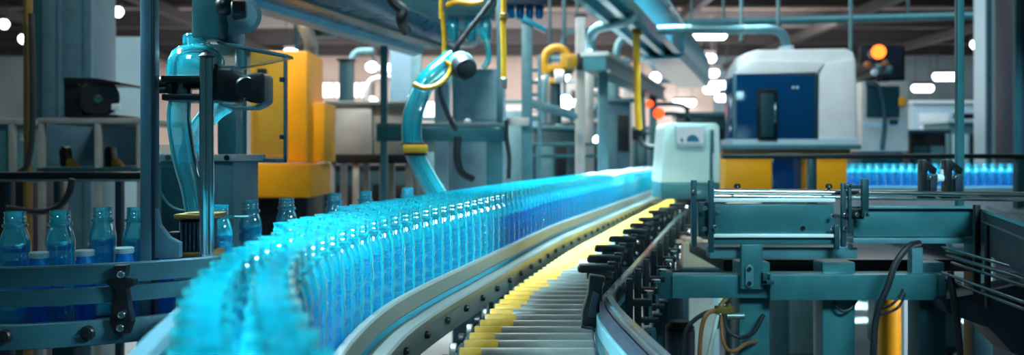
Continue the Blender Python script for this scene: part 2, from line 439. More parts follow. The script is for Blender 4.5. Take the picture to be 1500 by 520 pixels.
# ------------------------------------------------------------------ roller conveyor
rc = thing('roller_conveyor','conveyor of shiny steel rollers with yellow ends running along the bottle line','conveyor',(.05,2.2,0))
xl = smooth_curve([(1.1,-.13),(1.5,-.12),(1.886,-.087),(2.3,-.03),(2.6,.03),(3.44,.225),(5,.65),(7.29,1.285),(8.5,1.62)])
xr = smooth_curve([(1.1,.15),(1.63,.155),(2.0,.18),(2.6,.27),(3.17,.41),(4.18,.66),(5,.89),(6.4,1.28),(7.3,1.53),(8.5,1.87)])
rcy = rel(-.397)
for i in range(96):
    d = 1.2+.0705*i
    a, b = xl(d), xr(d)
    r = MB().cyl((a,d,rcy),(b,d,rcy),.0265,None,16,.003).build('roller','roller',rc)
    w = min(.115, .035+.032*(d-1.2))+random.uniform(-.012,.018)
    MB().cyl((a+.004,d,rcy),(a+w,d,rcy),.0272,None,16).build('band','yelhi',r,label='yellow sleeve on the roller end')  # yellow colouring of the roller ends, modelled as a thin band
MB().sweep(path_of(xl,1.1,8.2), [(-.022,rel(-.46)),(-.022,rel(-.40)),(-.006,rel(-.40)),(-.006,rel(-.46))]).build('side_frame','tealdk',rc)
MB().sweep(path_of(xr,1.1,8.2), [(.004,rel(-.46)),(.004,rel(-.372)),(.016,rel(-.372)),(.016,rel(-.46))]).build('side_frame','tealdk',rc)
MB().sweep(path_of(xl,1.1,8.2), [(-.02,rel(-.435)),(-.02,rel(-.43)),(.22,rel(-.43)),(.22,rel(-.435))]).build('drip_tray','navy',rc)
for d in (1.35, 3.0, 5.0, 7.4):
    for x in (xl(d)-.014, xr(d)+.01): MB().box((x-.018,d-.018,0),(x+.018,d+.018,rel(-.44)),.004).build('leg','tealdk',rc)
# drive sprockets in the gap between the grey side beam and the roller ends
for i in range(9):
    d = 1.5+.1*i
    x = xl(d)-.032
    MB().cyl((x,d,rel(-.405)),(x+.014,d,rel(-.405)),.021,None,14,.002).build('sprocket','steelw' if i%2 else 'black',rc)

# ------------------------------------------------------------------ chrome guide rail and its clamps
gr = thing('chrome_guide','two-tier chrome guide rail bending along the rollers behind black clamps','rail',(.25,2.1,0))
gx = smooth_curve([(.9,.255),(1.32,.225),(1.70,.199),(1.90,.197),(2.1,.248),(2.6,.375),(3.12,.504),(4.0,.725),(4.8,.93)], .1)
gp = path_of(gx, 1.05, 4.75, .05)
MB().sweep(gp, [(-.004,rel(-.335)),(-.004,rel(-.304)),(.0,rel(-.300)),(.012,rel(-.300)),(.016,rel(-.304)),(.016,rel(-.335))]).build('upper_rail','chrome',gr)
MB().sweep(gp, [(-.022,rel(-.372)),(-.022,rel(-.345)),(-.019,rel(-.342)),(-.004,rel(-.342)),(.0,rel(-.345)),(.0,rel(-.372))]).build('lower_rail','tealgr',gr)
MB().sweep(gp, [(-.016,rel(-.345)),(-.016,rel(-.318)),(-.006,rel(-.318)),(-.006,rel(-.345))]).build('dark_web','navy',gr)
for i, d in enumerate((2.06,2.24,2.44,2.66,2.9,3.16,3.45,3.8,4.2,4.6)):
    x = gx(d)+.03
    br = MB().box((x-.004,d-.012,rel(-.47)),(x+.012,d+.012,rel(-.29)),.002).obox((x+.03,d,rel(-.345)),(.05,.022,.016),0,.002).obox((x+.03,d,rel(-.42)),(.05,.022,.012),0,.002).build('bracket','black',gr)
    MB().cyl((x+.05,d,rel(-.38)),(x+.05,d,rel(-.325)),.0075,None,12,.002).cyl((x+.05,d,rel(-.325)),(x+.05,d,rel(-.318)),.012,None,6).build('stud','chrome',br,label='shiny stud and nut')
    MB().box((x+.0,d-.015,rel(-.48)),(x+.03,d+.015,0),.003).build('leg','tealdk',gr)
HEADS = [(878,394),(889,380),(897,365),(915,351),(933,340),(942,331),(953,322),(965,311),(979,307),(994,301),(1004,294)]
ORD = ['nearest the camera','second along the rollers','third along the rollers','fourth along the rollers','fifth along the rollers','sixth along the rollers','seventh along the rollers','eighth along the rollers','ninth along the rollers','tenth, close to the control box','last, under the pale control box']
cl = thing('clamp','black clamp with long flat head at the roller edge, '+ORD[0],'clamp',(0,0,0),'clamps along the roller edge')
arm = MB(); arm.obox((-.006,0,.096),(.086,.036,.020),0,.005); arm.obox((.0,0,.079),(.062,.030,.018),0,.004); arm.obox((-.046,0,.094),(.012,.030,.014),0,.004); arm.obox((.030,0,.106),(.020,.024,.012),.0,.003)
arm = arm.build('head','black',cl)
MB().prism([(-.026,0),(.030,0),(.030,.03),(.024,.05),(.028,.085),(-.018,.085),(-.014,.05),(-.022,.03)],-.013,.013,.003).build('body','black',cl)
MB().cyl((.004,-.0195,.060),(.004,-.012,.060),.007,None,12,.001).build('bolt','chrome',cl,label='shiny bolt head')
MB().cyl((.0,-.020,.02),(.0,-.012,.02),.0055,None,12,.001).build('bolt','chrome',cl,label='shiny bolt head')
MB().obox((.006,0,.003),(.056,.034,.008),0,.002).build('foot','rubber',cl)
CT = (cl, [(c, []) for c in kids(cl)])
for i, (px,py) in enumerate(HEADS):
    d = .278*F/(py-HZ); x = (px-750)/F*d
    loc = (x, d, rel(-.372))
    rz = math.radians(random.uniform(-8,6))
    if i == 0: cl.location = loc; cl.rotation_euler.z = rz
    else: copy_tree(CT, loc, rz, 'black clamp with long flat head at the roller edge, '+ORD[i])
# tall clamp body in front of the first clamp
tc = thing('clamp_stand','tall glossy black stand at the bend of the chrome rail, below the nearest clamp','clamp',P(866,455,1.93))
p = P(866,455,1.93)
MB().prism([(p.x-.022,p.z-.035),(p.x+.020,p.z-.035),(p.x+.024,p.z+.06),(p.x+.03,p.z+.075),(p.x-.004,p.z+.08),(p.x-.008,p.z+.04),(p.x-.020,p.z+.0)],1.91,1.945,.004).build('body','black',tc)
MB().prism([(p.x-.010,p.z-.01),(p.x+.010,p.z-.01),(p.x+.014,p.z+.04),(p.x+.002,p.z+.045)],1.904,1.911,.002).build('cover','navy',tc)
MB().tube([(p.x-.024,1.90,p.z-.03),(p.x,1.895,p.z-.036),(p.x+.025,1.90,p.z-.03)],.005,8).build('hoop','black',tc)
# ------------------------------------------------------------------ left curved infeed conveyor
ic = thing('infeed_conveyor','curved teal-banded infeed conveyor passing in front of blue-filled bottles','conveyor',(-.9,1.75,0))
ip = [( (px-750)/F*d, d) for px, d in ((-260,1.70),(-120,1.695),(0,1.70),(100,1.73),(200,1.785),(300,1.868),(345,1.93),(385,2.02),(430,2.15),(500,2.42),(560,2.72),(600,2.98))]
ip = [(v.x,v.y) for v in smooth_path([Vector((x,y,0)) for x,y in ip], 6)]
MB().sweep(ip[:44], [(-.006,rel(-.256)),(-.006,rel(-.220)),(-.003,rel(-.217)),(.006,rel(-.217)),(.009,rel(-.220)),(.009,rel(-.256))]).build('guide_band','tealdk',ic)
ip2 = ip[:38]
MB().sweep(ip2, [(-.004,rel(-.294)),(-.004,rel(-.2625)),(.010,rel(-.2625)),(.010,rel(-.294))]).build('guide_band','tealdk',ic)
bd = MB().sweep(ip2, [(-.004,rel(-.374)),(-.004,rel(-.330)),(-.001,rel(-.327)),(.012,rel(-.327)),(.014,rel(-.330)),(.014,rel(-.374))]).build('side_band','tealdk',ic)
MB().sweep(ip, [(-.24,rel(-.38)),(-.24,rel(-.361)),(-.01,rel(-.361)),(-.01,rel(-.38))]).build('belt','belt',ic)
MB().sweep(ip, [(-.262,rel(-.36)),(-.262,rel(-.33)),(-.25,rel(-.33)),(-.25,rel(-.36))]).build('back_rail','tealdk',ic)
for px, py, d in ((8,492,1.686),(130,487,1.728),(-90,492,1.68)):
    c = P(px,py,d); MB().cyl(c+Vector((0,.0,0)),c+Vector((0,-.010,0)),.0145,.013,20,.002).cyl(c+Vector((0,-.010,0)),c+Vector((0,-.014,0)),.008,None,6).build('bolt','black',bd)
q = P(178,440,1.745)
MB().prism([(XZ(a,b,1.745)) for a,b in ((170,388),(188,388),(186,405),(200,408),(198,418),(188,422),(192,448),(196,470),(190,488),(170,488),(163,472),(165,450),(172,424),(160,416),(160,408),(172,405))],1.735,1.755,.002).build('bracket','black',ic,label='black bracket with chrome bolts')
for a,b in ((178,402),(179,461),(177,480)):
    c = P(a,b,1.735); MB().cyl(c,c+Vector((0,-.006,0)),.0075,.0065,14,.001).ring(c+Vector((0,-.006,0)),.006,.0012,(0,1,0),14,6).build('bolt','chrome',ic)
for px in (-120,60,260):
    x, y = [(a,b) for a,b in ip][min(range(len(ip)), key=lambda i: abs(ip[i][0]-(px-750)/F*1.75))]
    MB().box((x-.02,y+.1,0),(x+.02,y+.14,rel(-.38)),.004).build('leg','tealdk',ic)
# ------------------------------------------------------------------ front machine bed on the right
def bx(mb, px0, py0, px1, py1, d0, dep, bev=.003):
    """a box whose front face at distance d0 spans these rows and columns"""
    x0, z1 = XZ(px0, py0, d0); x1, z0 = XZ(px1, py1, d0)
    return mb.box((x0,d0,z0),(x1,d0+dep,z1),bev)
def rod(mb, a, b, d, r, seg=14, bev=.001): return mb.cyl(P(a[0],a[1],d), P(b[0],b[1],d), r, None, seg, bev)
D = 2.4
mb_ = thing('machine_bed','long teal machine bed with chrome top rails and bolted side panels','machine',(1.0,2.6,0))
sp = bx(MB(),1046,299,1222,343,D,.03,.004).build('side_panel','teal',mb_)
MB().cyl(P(1176,334,D)+Vector((0,.002,0)),P(1176,334,D)-Vector((0,.004,0)),.006,None,16).build('plug','black',sp)
sp2 = bx(MB(),1250,303,1436,347,D+.02,.03,.004).build('side_panel','teal',mb_)
bx(MB(),1250,349,1436,357,D+.0,.05,.002).build('lower_trim','tealgr',mb_)
bx(MB(),1252,302,1436,306,D+.005,.03,.002).build('upper_trim','tealgr',mb_)
bx(MB(),1044,291,1224,296,D-.012,.04,.002).build('ledge','alu',mb_,label='bright chrome ledge')
bx(MB(),1044,343,1222,348,D-.012,.04,.002).build('ledge','alu',mb_,label='bright chrome ledge')
bx(MB(),1044,348,1230,358,D,.03,.002).build('lower_trim','teal',mb_)
bx(MB(),1040,362,1256,379,D+.03,.05,.003).build('under_flange','tealgr',mb_)
rod(MB(),(1046,280),(1560,286),D+.01,.0075).build('top_rail','chrome',mb_)
rod(MB(),(1046,287),(1560,293),D+.06,.006).build('top_rail','chrome',mb_)
MB().cyl(P(1050,284,D+.16),P(1540,288,D+.16),.006,None,12).build('top_rail','chrome',mb_)
cb = bx(MB(),985,403,1130,437,D+.02,.06,.004); bx(cb,1128,402,1386,440,D+.0,.07,.004); cb.build('cross_beam','teal',mb_)
bx(MB(),966,398,986,438,D+.03,.05,.003).build('cross_beam_cap','tealdk',mb_)
bx(MB(),1376,402,1386,441,D-.004,.075,.003).build('end_plate','tealgr',mb_)
for px0,px1 in ((1083,1128),(1205,1253),(1348,1384)):
    x0,_ = XZ(px0,440,D+.05); x1,_ = XZ(px1,440,D+.05)
    MB().box((x0,D+.05,.0),(x1,D+.13,rel(-.30)),.004).build('leg','teal' if px0<1300 else 'tealdk',mb_)
for px0,px1 in ((1090,1120),(1352,1384)):
    x0,_ = XZ(px0,440,4.0); x1,_ = XZ(px1,440,4.0)
    MB().box((x0+.3,4.6,.0),(x1+.3,4.7,rel(-.27)),.004).build('leg','tealdk',mb_)
# lower tray, dark machinery between flange and cross beam
bx(MB(),1060,380,1440,398,D+.16,.5,.004).build('tray','black',mb_)
bx(MB(),1336,357,1352,402,D+.02,.03,.002).build('strut','tealgr',mb_)
h = bx(MB(),1086,358,1118,424,D-.004,.022,.004); h = h.build('hanger','teal',mb_)
hp = MB().prism([XZ(a,b,D-.01) for a,b in ((1092,392),(1096,388),(1100,388),(1104,392),(1104,417),(1100,421),(1096,421),(1092,417))],D-.012,D-.004,.001).build('slot_plate','tealgr',mb_)
for py in (394,415): MB().cyl(P(1098,py,D-.012),P(1098,py,D-.019),.0055,None,14,.001).build('bolt','black',hp)
bk = bx(MB(),1118,400,1124,416,D-.02,.02,.001); bx(bk,1118,411,1134,417,D-.02,.02,.001); bk.build('angle_bracket','tealdk',mb_)
deck = MB().box((1.32,D+.08,rel(-.262)),(4.2,6.68,rel(-.245)),.002).build('deck','tealdk',mb_)
# upright slats with bright screws
def slat(px0,py0,px1,py1,d,screws,mat='tealdk'):
    s = bx(MB(),px0,py0,px1,py1,d,.012,.002).build('upright_slat',mat,mb_)
    for sx,sy,big in screws:
        c = P(sx,sy,d); r = .0075 if big else .006
        MB().cyl(c,c-Vector((0,.007,0)),r,r*.85,16,.0015).ring(c-Vector((0,.007,0)),r*.7,.0012,(0,1,0),14,6).build('screw','chrome',s,label='bright screw head')
slat(1013,264,1021,362,D-.03,((1017,281,0),))
slat(1038,264,1046,370,D-.035,((1051,313,1),(1047,333,1),(1033,305,0),(1032,335,0)))
slat(1223,330,1230,366,D-.02,((1219,316,0),(1219,334,0)))
slat(1233,268,1240,362,D-.025,((1238,315,1),(1238,335,1),(1245,360,1)))
slat(1243,268,1248,342,D-.03,())
bx(MB(),1238,270,1268,276,D-.03,.012,.002).build('slat_cap','tealdk',mb_)
slat(1263,262,1273,318,D-.035,((1255,314,0),(1269,314,1)))
bx(MB(),1238,306,1266,321,D-.018,.02,.002).build('screw_plate','black',mb_)
bx(MB(),1023,296,1048,346,D-.01,.02,.003).build('screw_plate','tealdk',mb_)
# row of small bits lying in the top channel, seen between the rails
for i,(px,mt) in enumerate(((1062,'chrome'),(1080,'yellow'),(1108,'yellow'),(1130,'cream'),(1165,'cream'),(1196,'yellow'),(1212,'yellow'))):
    c = P(px,289,D+.11); MB().obox(c,(.034 if i%2 else .022,.02,.009),0,.003).cyl(c+Vector((-.008,0,0)),c+Vector((-.008,0,.009)),.004,None,10).build('channel_cleat',mt,mb_)
for px in (1080,1214):
    c = P(px,283,D+.03); MB().cyl(c,c+Vector((0,0,.018)),.004,None,10).cyl(c+Vector((0,0,.014)),c+Vector((0,0,.026)),.010,.008,12,.002).build('thumb_screw','black',mb_)
# black rail across the back of the bed
hr = thing('black_handrail','long straight black handrail crossing behind the machine bed','rail',(2.3,4.0,0))
MB().box((.95,4.0,rel(-.023)),(4.0,4.05,rel(-.001)),.005).build('rail','black',hr)
for x in (1.36,2.3,3.6): MB().box((x-.018,4.01,rel(-.245)),(x+.018,4.045,rel(-.02)),.004).build('post','tealdk',hr)
# black sensor stands on the top rails
def sensor(px0, px1, d, label, mirror):
    s = thing('sensor_stand',label,'sensor',P((px0+px1)/2,281,d))
    x0,zt = XZ(px0,234,d); x1,zb = XZ(px1,281,d); w = x1-x0
    MB().prism([(x0,zb),(x0,zt),(x0+w*.3,zt),(x1,zt-.025),(x1-.004,zt-.04),(x0+w*.45,zt-.02),(x0+w*.35,zt-.035),(x0+w*.35,zb)],d,d+.03,.002).build('arm','black',s)
    MB().box((x0+w*.55,d,zb),(x1,d+.026,zt-.042),.003).build('column','navy',s)
    MB().cyl((x0+w*.45,d-.002,zb+.04),(x0+w*.45,d+.012,zb+.04),.006,None,12,.001).build('stud','chrome',s,label='shiny stud')
    MB().cyl((x0+w*.6,d-.004,zt-.05),(x0+w*.6,d+.02,zt-.05),.0055,None,12,.001).build('stud','chrome',s,label='shiny stud')
    MB().box((x0-.004,d-.01,zb-.012),(x1+.004,d+.04,zb),.002).build('foot','rubber',s)
sensor(1351,1373,2.44,'black sensor stand on the top rail, farther from the teal pole',0)
sensor(1386,1411,2.44,'black sensor stand on the top rail, at the foot of the teal pole',1)
rl = thing('white_roll','short ribbed white spool held between the two black sensor stands','spool',P(1380,262,2.46))
c0 = P(1371,261,2.46); c1 = P(1388,261,2.46)
MB().cyl(c0,c1,.011,None,18,.002).cyl(c0+Vector((-.0005,0,0)),c0+Vector((.004,0,0)),.014,None,18,.001).cyl(c1-Vector((.004,0,0)),c1,.014,None,18,.001).build('spool','white',rl)
MB().cyl(P(1380,256,2.46),P(1380,248,2.46),.007,.005,14,.002).build('knob','cream',rl)
po = thing('pole','tall narrow teal pole rising out of frame behind the sensor stand','pole',(P(1408,225,2.55).x,2.56,rel(-.245)))
x = P(1408,225,2.55).x
MB().box((x-.010,2.55,rel(-.235)),(x+.010,2.57,4.2),.003).build('shaft','teal',po)
MB().box((x-.04,2.52,rel(-.245)),(x+.04,2.60,rel(-.235)),.003).build('foot_plate','tealdk',po)

# dark conveyor coming forward at the right edge
dk = thing('side_conveyor','dark navy conveyor with chrome edge angling toward the camera at the frame edge','conveyor',(1.2,2.1,0))
a = (1.270,2.44); b = (.985,1.62)
pth = [(a[0]+(b[0]-a[0])*k/6, a[1]+(b[1]-a[1])*k/6) for k in range(7)]
MB().sweep(pth, [(.0,rel(-.255)),(.0,rel(-.150)),(-.03,rel(-.150)),(-.03,rel(-.255))]).build('side_panel','navy',dk)
MB().sweep(pth, [(.006,rel(-.150)),(.006,rel(-.143)),(-.03,rel(-.143)),(-.03,rel(-.150))]).build('edge_strip','chrome',dk,label='thin bright edge strip')
MB().sweep(pth, [(.004,rel(-.178)),(.004,rel(-.174)),(-.002,rel(-.174)),(-.002,rel(-.178))]).build('panel_trim','steel',dk)
MB().sweep(pth, [(-.03,rel(-.175)),(-.03,rel(-.16)),(-.40,rel(-.16)),(-.40,rel(-.175))]).build('belt','black',dk)
for k,(o,z,r) in enumerate(((.006,-.252,.004),(.014,-.272,.005),(.004,-.294,.004),(.016,-.318,.004),(.008,-.340,.0035))):
    nx, ny = .944, -.328
    MB().cyl((1.165+.012*(k%3)-o,2.39-.02*(k%2),rel(z)),(1.078+.012*(k%3)-o,1.6,rel(z)),r,None,12).build('rod','darkch',dk)
q = MB().prism([(1.14,rel(-.39)),(1.75,rel(-.27)),(1.75,rel(-.60)),(1.42,rel(-.57)),(1.33,rel(-.53)),(1.27,rel(-.465)),(1.16,rel(-.425))],2.36,2.46,.004).build('hopper_side','navy',dk)
for px0,px1,y0,y1,d in ((1429,1437,300,448,2.30),(1446,1452,330,452,2.22)):
    s = bx(MB(),px0,y0,px1,y1,d,.015,.002).build('upright_slat','black',dk)
for px,py,d in ((1450,321,2.25),(1451,336,2.25),(1446,352,2.25)):
    c = P(px,py,d); MB().cyl(c,c-Vector((0,.008,0)),.007,.006,14,.001).build('screw','chrome',dk,label='bright screw head')
for px,d in ((1440,2.7),(1560,2.3)):
    x = P(px,300,d).x; MB().box((x-.03,d,0),(x+.03,d+.06,rel(-.26)),.004).build('leg','tealdk',dk)

# cables and things under the bed
def cable(name, label, pts, r, mat, cat='cable', group=None, seg=10):
    o = MB().tube(pts, r, seg).build(name, mat); tag(o, label, cat, group); return o
cable('cable','thick black cable hanging in front of the bed, past the yellow post',[P(1346,356,2.36),P(1330,362,2.33),P(1312,386,2.32),P(1300,420,2.32),P(1287,452,2.33),P(1281,485,2.34),P(1278,540,2.34)],.0085,'rubber')
cable('cable','black cable dropping straight beside the bed end plate, below the dark conveyor',[P(1392,398,2.34),P(1396,430,2.33),P(1402,470,2.33),P(1406,510,2.34),P(1409,560,2.34)],.0085,'rubber')
cable('cable','thin black loop of cable across the top of the yellow post',[P(1292,452,2.325),P(1305,447,2.31),P(1316,436,2.31),P(1322,425,2.36)],.0035,'rubber')
cable('cable','thin black loop of cable, lower one, across the yellow post',[P(1290,461,2.325),P(1308,455,2.31),P(1319,446,2.31),P(1325,430,2.36)],.0035,'rubber')
cable('cable','thin black cable loop hanging against the middle bed leg',[P(1222,436,2.44),P(1224,447,2.43),P(1234,456,2.43),P(1246,452,2.43),P(1255,440,2.44)],.0035,'rubber')
cable('cable','black hose curling from the brass valve toward the rollers',[P(1052,455,2.42),P(1035,458,2.40),P(1016,470,2.4),P(1004,486,2.4),P(1000,520,2.4)],.006,'rubber')
cable('cable','brown hose arching down from the brass valve',[P(1054,452,2.42),P(1036,460,2.38),P(1028,480,2.38),P(1025,512,2.38),P(1024,540,2.38)],.006,'brown')
cable('cable','brown hose hooking under the brass valve',[P(1057,462,2.41),P(1058,490,2.37),P(1064,510,2.36),P(1076,514,2.37),P(1092,504,2.40),P(1108,500,2.44)],.005,'brown')
cable('cable','black hose looping from the valve to the bed leg',[P(1060,460,2.41),P(1066,482,2.38),P(1084,494,2.37),P(1104,486,2.40),P(1118,462,2.44)],.006,'rubber')
cable('cable','brown hose rising from the valve to the cross beam',[P(1054,452,2.41),P(1058,444,2.42),P(1066,436,2.43)],.006,'brown')
cable('cable','pale striped flat hose hanging straight down from the valve',[P(1051,462,2.40),P(1045,490,2.38),P(1038,520,2.38),P(1034,550,2.38)],.006,'cream')
vl = thing('valve','small brass and steel valve block below the cross beam','valve',P(1060,465,2.42))
bx(MB(),1050,450,1074,460,2.40,.03,.002).build('body','yeldk',vl)
rod(MB(),(1064,463),(1090,463),2.41,.009).build('cylinder','steel',vl)
MB().cyl(P(1056,450,2.415),P(1056,444,2.415),.008,.006,12,.001).cyl(P(1068,450,2.415),P(1068,445,2.415),.007,.006,12,.001).build('knob','yeldk',vl)
bx(MB(),1050,461,1056,482,2.41,.02,.002).build('outlet','steelw',vl)
mo = thing('motor','dark blue drive motor under the rollers, left of the brass valve','motor',(P(1000,540,2.7).x,2.7,0))
MB().cyl(P(996,480,2.7),P(996,540,2.7),.045,None,20,.006).build('casing','navy',mo)
MB().cyl(P(996,470,2.7),P(996,480,2.7),.03,.045,20,.003).build('cap','black',mo)
x=P(996,480,2.7).x; MB().box((x-.06,2.64,0),(x+.06,2.76,P(0,540,2.7).z),.005).build('stand','tealdk',mo)
yp = thing('post','bright yellow post standing on the floor under the bed','post',(P(1303,440,3.0).x,3.0,0))
x = P(1303,440,3.0).x; MB().cyl((x,3.0,.015),(x,3.0,rel(-.345)),.036,None,20,.003).build('shaft','orange',yp); MB().cyl((x,3.0,0),(x,3.0,.015),.07,None,20,.003).build('base_plate','tealdk',yp)
wp = thing('post','pale grey square post next to the yellow post under the bed','post',(P(1330,440,3.2).x,3.2,0))
x = P(1330,440,3.2).x; MB().box((x-.024,3.18,.01),(x+.024,3.23,rel(-.27)),.004).build('shaft','pale',wp); MB().box((x-.05,3.16,0),(x+.05,3.26,.01),.003).build('base_plate','tealdk',wp)
for i,(px,d,w,h,mt,lb) in enumerate(((1150,5.0,.5,.55,'tealdk','low dark cabinet standing under the bed between the two front legs'),(1010,4.4,.3,.75,'pale','pale box cabinet seen below the cross beam near the rollers'),(1360,5.2,.4,.5,'tealdk','low dark cabinet under the bed behind the yellow post'))):
    x = P(px,500,d).x
    c = thing('floor_cabinet',lb,'cabinet',(x,d,0),'cabinets below the bed')
    MB().box((x-w/2,d,.08),(x+w/2,d+.4,h),.01).build('body',mt,c)
    MB().box((x-w/2+.03,d-.012,.12),(x+w/2-.03,d,h-.05),.004).build('door','tealgr' if mt!='pale' else 'cream',c)
    for s in (-1,1): MB().cyl((x+s*(w/2-.05),d+.05,0),(x+s*(w/2-.05),d+.05,.08),.02,None,12).build('foot','black',c)
cb2 = thing('carton','tan cardboard carton on a rack under the bed, beside the rollers','box',P(1030,372,3.3))
bx(MB(),1000,356,1048,392,3.3,.14,.003).build('carton_body','wood',cb2); bx(MB(),1004,350,1030,356,3.32,.1,.002).build('flap','wood',cb2)
rk = thing('rack','low dark rack holding the tan carton','rack',(P(1030,392,3.3).x,3.35,0))
z=P(0,392,3.3).z; x=P(1024,392,3.3).x
MB().box((x-.10,3.28,z-.02),(x+.16,3.5,z),.003).build('shelf','tealdk',rk)
for dx in (-.09,.15):
    for dy in (3.3,3.48): MB().box((x+dx-.01,dy-.01,0),(x+dx+.01,dy+.01,z-.02),.002).build('leg','tealdk',rk)

# ------------------------------------------------------------------ pale control box
d = 5.2
ct = thing('control_box','pale mint control box with small lit screen beside the rollers','control box',(P(1013,292,d).x,d+.2,0))
x0,zt = XZ(974,180,d); x1,zb = XZ(1054,292,d); zm = P(0,268,d).z
xa = P(968,0,d).x
MB().prism([(xa,zm),(x0,zt-.02),(x0+.02,zt),(x1-.02,zt),(x1,zt-.02),(x1+.004,zm)],d,d+.34,.008).build('housing','mint',ct)
MB().prism([(xa,zb),(xa,zm-.001),(x1+.004,zm-.001),(x1+.004,zb)],d+.004,d+.34,.006).build('plinth','teal',ct)
s = bx(MB(),990,184,1033,215,d-.03,.03,.004).build('screen_bezel','pale',ct)
bx(MB(),993,187,1030,210,d-.034,.005,.001).build('screen','screen',s)
dd=d-.035
MB().prism([XZ(a,b,dd) for a,b in ((1006,208),(1006,203),(1009,199),(1014,197),(1020,199),(1024,204),(1024,208))],dd-.001,dd,.0).prism([XZ(a,b,dd) for a,b in ((997,208),(997,204),(998,202),(999,202),(1001,204),(1001,208))],dd-.001,dd).build('screen_picture','screenb',s)
g = bx(MB(),1040,190,1044,268,d-.008,.010,.002).build('door_gap','teal',ct)
MB().cyl(P(1044,224,d-.012),P(1044,190,d-.012),.006,None,10,.001).build('handle','chrome',ct,label='slim bright handle')
MB().box((x0+.10,d+.08,0.02),(x1-.06,d+.26,zb),.006).build('pedestal','tealdk',ct); MB().box((x0+.04,d+.02,0),(x1,d+.32,.02),.004).build('foot_plate','tealdk',ct)

# ------------------------------------------------------------------ white tank machine on amber supports
d = 6.0
wm = thing('tank_machine','white rounded machine with blue glass tank standing on amber supports','machine',(P(1160,278,d).x,d+.3,rel(-.245)))
def pr(mb, pts, d0, dep, bev=0.): return mb.prism([XZ(a,b,d0) for a,b in pts], d0, d0+dep, bev)
pr(MB(),((1075,206),(1077,108),(1080,96),(1092,78),(1108,73),(1240,71),(1250,76),(1254,90),(1257,206)),d+.02,.26,.012).build('housing','white',wm)
pr(MB(),((1198,204),(1200,110),(1208,94),(1251,86),(1254,204)),d-.01,.05,.006).build('side_cover','white',wm)
pr(MB(),((1076,109),(1198,106),(1210,90),(1104,88),(1086,96)),d-.015,.06,.006).build('upper_fascia','white',wm)
bx(MB(),1074,204,1258,217,d-.03,.36,.006).build('base_plate','pale',wm)
bx(MB(),1060,212,1262,219,d-.05,.40,.004).build('base_trim','tealgr',wm)
bx(MB(),1078,110,1194,204,d-.005,.02,.003).build('tank_window','tank',wm)
MB().box((P(1075,0,d+.02).x-.006,d+.04,P(0,203,d).z),(P(1075,0,d+.02).x+.004,d+.24,P(0,112,d).z),.002).build('side_window','tank',wm)
dr = bx(MB(),1111,131,1139,206,d-.04,.04,.006).build('front_door','black',wm)
bx(MB(),1115,137,1134,200,d-.045,.006,.002).build('door_panel','tealdk',dr)
bx(MB(),1135,150,1138,180,d-.055,.014,.002).build('handle','chrome',dr)
bx(MB(),1194,108,1199,205,d-.02,.03,.003).build('window_frame','tealdk',wm); bx(MB(),1075,108,1079,205,d-.02,.03,.003).build('window_frame','tealgr',wm)
for px in (1162,1168): MB().cyl(P(px,128,d-.008),P(px,128,d-.014),.010,None,12).build('indicator','pale',wm)
bx(MB(),1062,224,1131,279,d,.22,.008).build('support','orange',wm,label='amber support block')
bx(MB(),1182,222,1241,279,d,.22,.008).build('support','orange',wm,label='amber support block')
bx(MB(),1058,219,1246,225,d-.02,.3,.004).build('support_beam','brown',wm)
bx(MB(),1131,232,1182,278,d+.12,.1,.004).build('tank_lower','tank',wm)
pp = thing('overhead_pipe','pale blue pipe running level then bending down into the white tank machine','pipe',P(1150,72,d+.15))
pd=d+.15
MB().tube([P(962,44,pd),P(1000,43,pd),P(1060,43,pd),P(1105,43,pd),P(1128,43,pd),P(1142,47,pd),P(1150,58,pd),P(1152,74,pd)],.033,14).build('pipe','tealgr',pp)
MB().cyl(P(1151,68,pd),P(1152,76,pd),.052,None,18,.004).build('flange','pale',pp)
for px in (1010,1090): MB().cyl(P(px-2,43,pd),P(px+2,43,pd),.037,None,16,.002).build('coupling','steel',pp)
# ------------------------------------------------------------------ left post and filling head
d = 1.86
lp = thing('post','tall flat teal post in front of the infeed bottles, foot curving to one side','post',(P(214,380,d).x,d,rel(-.361)))
x0 = P(205,0,d).x; x1 = P(221,0,d).x
MB().box((x0,d,rel(-.355)),(x1,d+.03,3.0),.002).build('shaft','blue',lp)
MB().box((x1,d+.003,rel(-.355)),(P(226,0,d).x,d+.027,3.0),.001).build('dark_edge','navy',lp)
pr(MB(),((224,290),(232,330),(246,348),(262,356),(262,378),(224,378)),d+.004,.022,.001).build('gusset','blue',lp)
MB().box((x0-.01,d-.01,rel(-.361)),(x1+.03,d+.05,rel(-.355)),.002).build('foot_plate','tealdk',lp)

d = 1.93
fh = thing('filling_head','filling head with clear blue dome, black clamp arm and twin chrome rods','filling machine',(P(290,375,d).x,d,rel(-.361)))
# dome
c = P(283,110,d)
MB().lathe((c.x,d+.02,P(0,112,d).z), [(.062,0),(.062,.022),(.060,.038),(.052,.055),(.038,.066),(.020,.071),(0,.0725)], 28).build('dome','hosed',fh,label='clear blue dome')
pr(MB(),((296,60),(320,62),(420,80),(420,84),(345,100),(300,98)),d+.03,.05,.004).build('top_arm','glass',fh)
pr(MB(),((318,60),(420,79),(420,83),(318,64)),d+.025,.06,.001).build('arm_edge','tealgr',fh)
hb = MB(); bx(hb,280,-60,321,56,d,.07,.006); hb.build('housing','teal',fh)
MB().box((P(214,0,d).x-.02,d+.0,P(0,-70,d).z),(P(321,0,d).x,d+.05,P(0,-45,d).z),.004).build('support_arm','blue',fh)
MB().cyl(P(284,50,d+.03),P(286,66,d+.03),.024,.026,24,.003).build('collar','hosed',fh)
MB().cyl(P(340,14,d-.005),P(361,14,d+.0),.024,.020,18,.004).build('knob','black',fh)
MB().ball(P(330,8,d),.022).build('knob_hub','black',fh)
